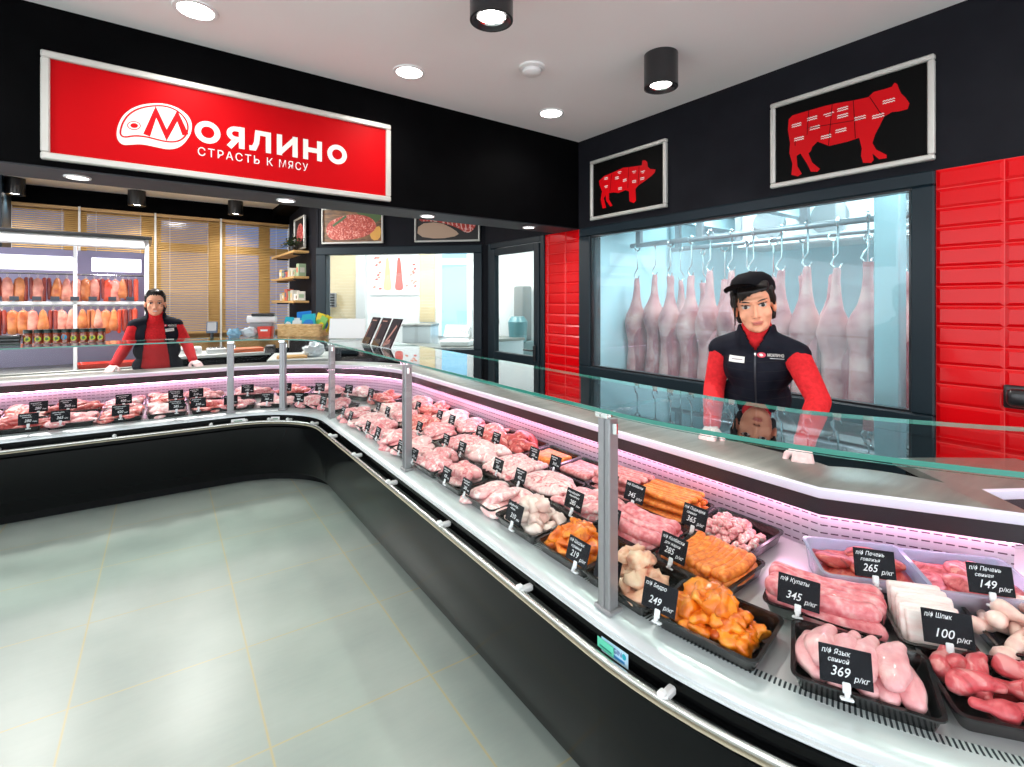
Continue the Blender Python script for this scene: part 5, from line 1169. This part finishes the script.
def decal(bv, H, poly, th=.0012, lift=.0006, nx=9, nz_=7):
    """a thin patch lying on the surface: grid mapped into the outline given as (left edge, right edge) pairs or an ellipse/box"""
    b = B(); rows = []
    x0, z0, x1, z1, shape, rot = poly
    cx, cz = (x0 + x1) / 2, (z0 + z1) / 2; ca, sa = math.cos(rot), math.sin(rot)
    for i in range(nz_ + 1):
        v = -1 + 2 * i / nz_; row = []
        for j in range(nx + 1):
            u = -1 + 2 * j / nx
            if shape == 'e': uu, vv = u * math.sqrt(max(0, 1 - v * v / 2)), v * math.sqrt(max(0, 1 - u * u / 2))
            elif shape == 'almond': uu, vv = u, v * (1 - abs(u) ** 2.2)
            elif shape == 'brow': uu, vv = u, v * (1 - .55 * abs(u)) + (1 - u * u) * .9
            else: uu, vv = u, v
            X, Z = uu * (x1 - x0) / 2, vv * (z1 - z0) / 2
            row.append((cx + X * ca - Z * sa, cz + X * sa + Z * ca))
        rows.append(row)
    P1 = [conform(bv, H, r, lift) for r in rows]; P2 = [conform(bv, H, r, lift + th) for r in rows]
    for i in range(nz_):
        for j in range(nx):
            for P in (P1, P2):
                q = [P[i][j], P[i][j + 1], P[i + 1][j + 1], P[i + 1][j]]
                if all(k is not None for k in q):
                    try: b.quad(*q)
                    except ValueError: pass
    bmesh.ops.remove_doubles(b.bm, verts=b.bm.verts, dist=1e-5)
    return b
def person(label, base, rz, spec):
    P = thing('person', label, 'person', T(*base) @ RZ(rz))
    g = spec; hd = g['head']                       # head matrix in the person's frame
    sh = g['sh']; el_ = g['el']; wr = g['wr']; hp = g['hip']; ns = g['neck']; wd = g.get('w', 1.)
    def torso(b, e, sl=False):
        ch = g['chest']; wa = g['waist']
        for c, r in ((hp, (.152 * wd, .112, .10)), (wa, (.142 * wd, .10, .12)), (ch, (.148 * wd, .105, .13)), (Vector(ch) + Vector((0, -.01, .085)), (.125 * wd, .08, .07))): b.ell(c, tuple(k + e for k in r), n=14)
        for s in (0, 1): cone(b, [Vector(ns) + Vector((0, -.01, -.045)), Vector(ns).lerp(Vector(sh[s]), 1.04 if sl else 1)], [.060 + e, (.043 if sl else .05) + e])
        for s in (-1, 1):
            if g.get('bust'): b.ell(Vector(ch) + Vector((s * .064, .050, -.005)), (.060 + e, .054 + e, .062 + e), n=12)
        cone(b, [hp, wa, ch], [.11 + e, .10 + e, .11 + e])
    def arm(b, s, e, upto=1.):
        k = Vector(el_[s]).lerp(Vector(wr[s]), upto)
        cone(b, [sh[s], Vector(sh[s]).lerp(Vector(el_[s]), .5), el_[s]], [.050 + e, .046 + e, .040 + e]); cone(b, [el_[s], Vector(el_[s]).lerp(k, .4), k], [.041 + e, .040 + e, .028 + e])
    def legs(b, e, lo=.09):
        for s in (-1, 1):
            cone(b, [Vector(hp) + Vector((s * .085, 0, -.03)), (s * .1, -.03 + hp[1] * .3, .48), (s * .11, -.06, lo)], [.088 + e, .06 + e, .042 + e])
    # --- body: one continuous skin
    b = B()
    b.ell((0, -.012, .035), (.072, .09, .083), M=hd, n=16); b.ell((0, .022, -.03), (.0605, .062, .082), M=hd, n=16); b.ell((0, .032, -.075), (.047, .046, .036), M=hd, n=12); b.ell((0, .062, -.094), (.019, .017, .015), M=hd, n=10)
    for s in (-1, 1):
        b.ell((s * .036, .052, -.032), (.025, .026, .026), M=hd, n=10); b.ell((s * .074, -.008, -.012), (.010, .022, .030), M=hd, n=10); b.ell((s * .0105, .094, -.040), (.0085, .009, .007), M=hd, n=8); b.ell((s * .032, .071, .002), (.016, .012, .0105), M=hd, n=10)
    cone(b, [hd @ Vector((0, .082, .006)), hd @ Vector((0, .100, -.026)), hd @ Vector((0, .104, -.036))], [.0075, .010, .011], 10)
    b.ell((0, .074, .024), (.050, .016, .011), M=hd, n=10); b.ell((0, .082, -.0605), (.024, .010, .006), M=hd, n=10); b.ell((0, .080, -.0695), (.021, .010, .0065), M=hd, n=10)
    cone(b, [hd @ Vector((0, -.02, -.05)), ns], [.052, .056]); cone(b, [ns, Vector(g['chest'])], [.056, .075])
    torso(b, -.012); legs(b, 0)
    for s in (0, 1): arm(b, s, -.008); hand(b, wr[s], g['fd'][s], g['up'][s], g['sd'][s], 0, g['curl'][s])
    body = solid(b, .0042, 4); setmat(body, skinm)
    bo = obj('body', body, parent=P, M=Matrix())
    bvh = BVHTree.FromPolygons([v.co.copy() for v in body.vertices], [tuple(p.vertices) for p in body.polygons])
    # --- face details
    I = Matrix()
    for s in (-1, 1):
        nm = 'eye'
        e_ = obj('eye', decal(bvh, hd, (s * .032 - .016, -.0048, s * .032 + .016, .0092, 'almond', s * .06), lift=.0006), eyew, P)
        obj('iris', decal(bvh, hd, (s * .032 - .0068, -.0044, s * .032 + .0068, .0088, 'e', 0), lift=.0016, nx=6, nz_=6), iris, e_)
        obj('lash_line', decal(bvh, hd, (s * .032 - .0185, .0045, s * .032 + .0185, .0105, 'brow', s * .1), lift=.0022, nz_=2), lidmk, e_)
        obj('eyebrow', decal(bvh, hd, (s * .034 - .019, .0185, s * .034 + .019, .0245, 'brow', s * g.get('browtilt', .12)), lift=.0008, nz_=2), browm, P)
        obj('nostril', decal(bvh, hd, (s * .009 - .003, -.047, s * .009 + .003, -.0435, 'e', 0), lift=.0006, nx=4, nz_=3), lidmk, P)
    if g.get('smile'):
        obj('teeth', decal(bvh, hd, (-.019, -.0705, .019, -.0615, 'almond', 0), lift=.0016), mat('teeth', (.82, .78, .72), .3), P)
        obj('lips', decal(bvh, hd, (-.024, -.062, .024, -.057, 'brow', 0), lift=.0008, nz_=3), lipm, P); obj('lips', decal(bvh, hd, (-.021, -.078, .021, -.0705, 'almond', 0), lift=.0008, nz_=4), lipm, P)
    else:
        obj('lips', decal(bvh, hd, (-.024, -.0652, .024, -.0588, 'almond', 0), lift=.0008, nz_=5), lipm, P); obj('lips', decal(bvh, hd, (-.020, -.0738, .020, -.066, 'almond', 0), lift=.0008, nz_=5), lipm, P)
        obj('mouth_line', decal(bvh, hd, (-.024, -.0666, .024, -.0654, 'e', 0), lift=.0022, nz_=2), mat('mouth line', (.22, .03, .03), .5), P)
    # --- hair and cap
    b = B()
    b.ell((0, -.022, .045), (.081, .09, .084), M=hd, n=14); b.ell((0, -.048, .0), (.074, .06, .08), M=hd, n=12)
    if g['hair'] == 'bob':
        for s in (-1, 1):
            cone(b, [hd @ Vector((s * .068, .028, .06)), hd @ Vector((s * .074, .018, .02)), hd @ Vector((s * .075, .012, -.008))], [.018, .012, .005], 10)
            cone(b, [hd @ Vector((s * .066, -.036, .02)), hd @ Vector((s * .062, -.04, -.06))], [.028, .016], 10)
        for i in range(9):
            x = -.062 + i * .0125
            cone(b, [hd @ Vector((x * .9, .055, .085)), hd @ Vector((x + .006, .088 - abs(x) * .35, .062)), hd @ Vector((x + .012, .092 - abs(x + .01) * .45, .058 - max(0, x + .02) * .55 - .003 * (i % 2)))], [.014, .010, .0035], 8)
        cone(b, [hd @ Vector((.066, .045, .05)), hd @ Vector((.074, .040, .0)), hd @ Vector((.083, .030, -.06)), hd @ Vector((.092, .025, -.088))], [.01, .007, .004, .0025], 8)
    else:
        b.ell((0, -.004, .085), (.064, .07, .042), M=hd, n=12)
        for s in (-1, 1): cone(b, [hd @ Vector((s * .064, .022, .06)), hd @ Vector((s * .071, .0, .02)), hd @ Vector((s * .069, -.02, -.05))], [.012, .009, .008], 10); cone(b, [hd @ Vector((s * .06, -.03, -.03)), hd @ Vector((s * .05, -.03, -.1))], [.03, .02], 10)
        for i in range(8):
            x = -.056 + i * .016; cone(b, [hd @ Vector((x * .8, .03, .105)), hd @ Vector((x, .064 - abs(x) * .4, .082)), hd @ Vector((x * 1.1, .07 - abs(x) * .5, .068))], [.014, .010, .004], 8)
    obj('hair', setmat(solid(b, .0045, 2), hairm), parent=P, M=I)
    if g.get('cap'):
        b = B(); cap_ = hd @ T(0, -.002, .004) @ RZ(R(-17)) @ RX(R(9)) @ SC(.955, .955, .97)
        b.loft([[Vector((w_ * math.cos(2 * PI * j / 28), -.012 + d_ * math.sin(2 * PI * j / 28), z)) for j in range(28)] for w_, d_, z in ((.088, .106, .052), (.091, .108, .064), (.089, .104, .088), (.078, .090, .114), (.054, .062, .133), (.02, .024, .140), (.001, .001, .141))], True, M=cap_)
        co_ = obj('cap', b, capm, P, smooth=60)
        b = B(); n = 14; top, bot = [], []
        for i in range(n + 1):
            a = PI * i / n; row = []
            for k in range(5):
                r_ = k / 4; x = .088 * math.cos(a) * (1 - .06 * r_); y = .055 + .035 * math.sin(a) + (.115 * max(0, math.sin(a)) ** .8) * r_
                z = .058 + .016 * (1 - (x / .082) ** 2) - .006 * r_ + .004 * r_
                row.append(cap_ @ Vector((x, y, z)))
            top.append(row)
        for i in range(n):
            for k in range(4):
                for dz in (0, .004):
                    o_ = cap_.to_3x3() @ Vector((0, 0, dz)); b.quad(top[i][k] + o_, top[i + 1][k] + o_, top[i + 1][k + 1] + o_, top[i][k + 1] + o_)
        bmesh.ops.remove_doubles(b.bm, verts=b.bm.verts, dist=1e-5)
        obj('cap_brim', b, capm, co_, smooth=60)
        obj('cap_button', B().ell((0, -.012, .141), (.008, .008, .005), M=cap_, n=8), capm, co_)
    # --- fleece, vest, trousers, shoes, gloves
    b = B(); torso(b, .004)
    for s in (0, 1): arm(b, s, .008, .93)
    cone(b, [Vector(ns) + Vector((0, .0, -.03)), Vector(ns).lerp(hd @ Vector((0, -.02, -.06)), .45)], [.074, .066])
    for s in (0, 1):
        k = Vector(el_[s]).lerp(Vector(wr[s]), .86); cone(b, [k, Vector(el_[s]).lerp(Vector(wr[s]), .95)], [.041, .038])
        for q in (.35, .6): k = Vector(sh[s]).lerp(Vector(el_[s]), q + .3); b.ell(k, (.052, .052, .014), n=10)
    fl = setmat(solid(b, .007, 5), fleece); obj('fleece_sweater', fl, parent=P, M=I)
    b = B(); torso(b, .017, True)
    b2_ = Vector(ns).lerp(hd @ Vector((0, -.02, -.06)), .30); cone(b, [Vector(ns) + Vector((0, -.006, -.05)), b2_ + Vector((0, -.008, 0))], [.094, .084])
    vm = solid(b, .007, 5)
    bmv = bmesh.new(); bmv.from_mesh(vm); nz0 = ns[2]; top_ = b2_.z + .035
    def cut(v):
        x, y, z = v
        if z < hp[2] - .12: return True
        if y > 0 and g['vest'] == 'zipped' and z > nz0 - .085 and abs(x - ns[0]) < (z - (nz0 - .085)) * .55 + .004: return True
        if y > hp[1] and g['vest'] == 'open' and abs(x - ns[0]) < .06 + max(0, nz0 - z) * .12 and y > g['chest'][1] - .02 - (.05 if z > nz0 - .05 else 0): return True
        p = Vector(v); q = Vector(ns)
        if z > b2_.z + .012: return True
        return False
    bmesh.ops.delete(bmv, geom=[f for f in bmv.faces if cut(f.calc_center_median())], context='FACES'); bmv.to_mesh(vm); bmv.free(); setmat(vm, vestm)
    vo = obj('vest', vm, parent=P, M=I)
    md = vo.modifiers.new('thick', 'SOLIDIFY'); md.thickness = .008; md.offset = -1
    bv2 = BVHTree.FromPolygons([v.co.copy() for v in vm.vertices], [tuple(p.vertices) for p in vm.polygons])
    def patch(nm, bb, m, parent=vo, **k):
        H = Matrix(); bm_2 = decal(bv2, H, bb, **k); return obj(nm, bm_2, m, parent)
    if g['vest'] == 'zipped':
        patch('zipper', (ns[0] - .004, hp[2] - .05, ns[0] + .004, nz0 - .085, 'r', 0), mat('zip', (.05, .05, .06), .35, .5), depth if False else vo, nz_=24)
        obj('zip_pull', B().ell(conform(bv2, Matrix(), [(ns[0], nz0 - .1)])[0] or Vector((0, .2, nz0)), (.005, .004, .012), n=8), chrome, vo)
        for z in [hp[2] + .02 + i * .045 for i in range(int((nz0 - .1 - hp[2]) / .045))]:
            for s in (-1, 1): patch('quilting_seam', (s * .085 - .075 + ns[0], z - .0012, s * .085 + .075 + ns[0], z + .0012, 'r', s * .12), mat('seam', (.003, .003, .006), .8), nz_=1, nx=16)
    bx_, bz_ = g['badge']; bd = patch('name_badge', (bx_ - .034, bz_ - .014, bx_ + .034, bz_ + .014, 'r', g.get('brot', .04)), mat('badge white', (.85, .84, .80), .4), lift=.002, th=.002)
    patch('badge_text', (bx_ - .026, bz_ - .002, bx_ + .022, bz_ + .003, 'r', .04), mat('badge ink', (.35, .3, .32), .5), bd, lift=.0045, nz_=2)
    lx, lz = g['logo']; patch('logo_emblem', (lx + .026, lz - .010, lx + .062, lz + .014, 'e', 0), mat('logo red', (.65, .05, .09), .5), lift=.0015)
    patch('logo_mark', (lx + .036, lz - .004, lx + .054, lz + .008, 'almond', .3), whiteprint, lift=.003)
    tb = text('МОЯЛИНО', .013, .066, offset=.02, d=0.); pts = []
    for v in tb.bm.verts:
        h_ = conform(bv2, Matrix(), [(lx + .020 - v.co.x, lz - .004 + v.co.y)], .0022)[0]; v.co = h_ if h_ is not None else Vector((lx + .02 - v.co.x, .16, lz + v.co.y))
    if g['mirror_text']: pass
    obj('logo_lettering', tb, whiteprint, vo, smooth=0)
    patch('logo_slogan', (lx - .048, lz - .014, lx + .01, lz - .0105, 'r', 0), mat('slogan grey', (.5, .5, .52), .5), lift=.0018, nz_=1)
    b = B(); legs(b, .012, .06); b.ell(Vector(hp) + Vector((0, 0, -.07)), (.165 * wd, .118, .11), n=14); obj('trousers', setmat(solid(b, .01, 4), trousm), parent=P, M=I)
    for s in (-1, 1):
        b = B(); cone(b, [(s * .11, -.09, .045), (s * .115, .02, .042), (s * .12, .11, .034)], [.045, .044, .034]); b.bx(s * .116 - .042, -.13, 0, s * .116 + .042, .145, .014, bev=.006); obj('shoe', setmat(solid(b, .006, 3), plasticb), parent=P, M=I)
    for s in (0, 1):
        b = B(); hand(b, wr[s], g['fd'][s], g['up'][s], g['sd'][s], .0016, g['curl'][s]); k = Vector(wr[s]).lerp(Vector(el_[s]), .1); cone(b, [Vector(wr[s]), k], [.026, .032]); obj('glove', setmat(solid(b, .0032, 2), glovem), parent=P, M=I)
    return P
# x is the person's own right-hand side, y forwards. The foreground seller leans on both hands on the counter shelf.
def fr2(base, rz):
    inv = (T(*base) @ RZ(rz)).inverted(); return lambda x, y, z: inv @ Vector((x, y, z))
base = (2.40, 1.375, 0); rz = math.atan2(.9, -.43); q = fr2(base, rz)
wR, wL = q(2.045, 1.375, .935), q(2.06, .985, .935)
hd = T(*q(2.222, 1.278, 1.486)) @ RZ(R(5)) @ RY(R(10)) @ RX(R(-5)) @ SC(1.1, 1.1, 1.1)
person('person in a black cap and dark vest over red sleeves leaning on the near counter', base, rz, dict(
    head=hd, neck=q(2.285, 1.302, 1.362), sh=[q(2.265, 1.465, 1.275), q(2.325, 1.145, 1.268)], el=[q(2.25, 1.50, 1.08), q(2.29, 1.03, 1.08)], wr=[wR, wL],
    hip=q(2.40, 1.37, .90), waist=q(2.375, 1.355, 1.04), chest=q(2.325, 1.315, 1.205), bust=True, w=.98,
    fd=[(.12, .75, -.5), (.0, .75, -.55)], up=[(.1, .55, .83), (-.1, .6, .8)], sd=[-1, 1], curl=[(.25, .5, .4), (.95, 1.15, .75)],
    hair='bob', cap=True, vest='zipped', badge=(.062, 1.235), logo=(-.086, 1.258), brot=.05, mirror_text=False))
base = (-.055, 5.93, 0); rz = math.atan2(.0 + .02, -1.) ; rz = PI - .06; q = fr2(base, rz)
hd = T(*q(-.075, 5.84, 1.49)) @ RZ(R(3)) @ RX(R(-3)) @ SC(1.06, 1.06, 1.06)
person('bareheaded dark haired person in an open dark vest over red behind the far counter', base, rz, dict(
    head=hd, neck=q(-.07, 5.885, 1.365), sh=[q(-.225, 5.90, 1.285), q(.085, 5.90, 1.285)], el=[q(-.30, 5.88, 1.08), q(.18, 5.88, 1.085)], wr=[q(-.375, 5.70, .935), q(.225, 5.72, .935)],
    hip=q(-.055, 5.93, .90), waist=q(-.06, 5.925, 1.04), chest=q(-.065, 5.905, 1.20), bust=False, w=1.24,
    fd=[(.2, .8, -.3), (-.45, .8, -.3)], up=[(0, .3, .95), (0, .3, .95)], sd=[-1, 1], curl=[(.3, .4, .3), (.25, .4, .3)],
    hair='short', cap=False, vest='open', badge=(-.1, 1.235), logo=(-.105, 1.275), brot=-.1, smile=True, browtilt=.05, mirror_text=False))
# ================================================================== LIGHT AND CAMERA
XF = ROOM
w = bpy.data.worlds.new('World'); bpy.context.scene.world = w; w.use_nodes = True
w.node_tree.nodes['Background'].inputs[0].default_value = (.90, .95, 1, 1); w.node_tree.nodes['Background'].inputs[1].default_value = 2.35
# unseen ceiling spots added as fill, beside and behind the camera
for x, y in ((-.95, 3.05), (-2.1, 3.05), (-2.1, 1.6), (-.95, .8), (.22, .8), (1.4, .5), (-.95, -1.4), (.6, -1.6), (2.6, .4), (2.2, -1.4)):
    lamp('added_fill_spot', 'SPOT', T(x, y, 2.97), 20, size=.08, spot=R(150), blend=.9)
# far room, cutting room, cold room
for x in (-2.2, -.9, .5): lamp('far_room_light', 'AREA', T(x, 6.6, 2.95), 45, (1, .97, .93), .3)
for tx in (.4, 1.2, 2.35): lamp('cutting_room_tube', 'AREA', DG @ T(tx, 1.0, 2.7), 26, (1, 1, 1), .15, sy=.9)
lamp('cutting_room_tube', 'AREA', DG @ T(-1.0, 1.2, 2.7), 18, (.95, 1, 1), .15, sy=.9)
for y in (.3, 1.5, 2.7): lamp('cold_room_tube', 'AREA', T(4.6, y, 2.55), 18, (.85, .97, 1), .2, sy=.9)
for y in (.9, 2.4): lamp('cold_room_tube', 'AREA', T(3.62, y, 2.5), 16, (.85, .97, 1), .12, sy=1.)
XF = WORLD
sc = bpy.context.scene
cam = bpy.data.cameras.new('Camera'); co = bpy.data.objects.new('Camera', cam); C.objects.link(co)
cam.sensor_width = 36; cam.lens = 505 / 1024 * 36; cam.shift_y = -(383.5 - 302) / 1024; cam.clip_start = .05
co.location = (0, 0, 1.5); co.rotation_euler = (PI / 2, 0, -R(34.5))
sc.camera = co
vs = sc.view_settings
sc.display_settings.display_device = 'sRGB'
vs.view_transform = 'Standard'; vs.look = 'None'; vs.gamma = 1; vs.use_curve_mapping = False; vs.exposure = .5
sc.cycles.max_bounces = 10; sc.cycles.transparent_max_bounces = 24; sc.cycles.diffuse_bounces = 4; sc.cycles.glossy_bounces = 5
sc.cycles.caustics_reflective = False; sc.cycles.caustics_refractive = False
sc.cycles.sample_clamp_indirect = 4.
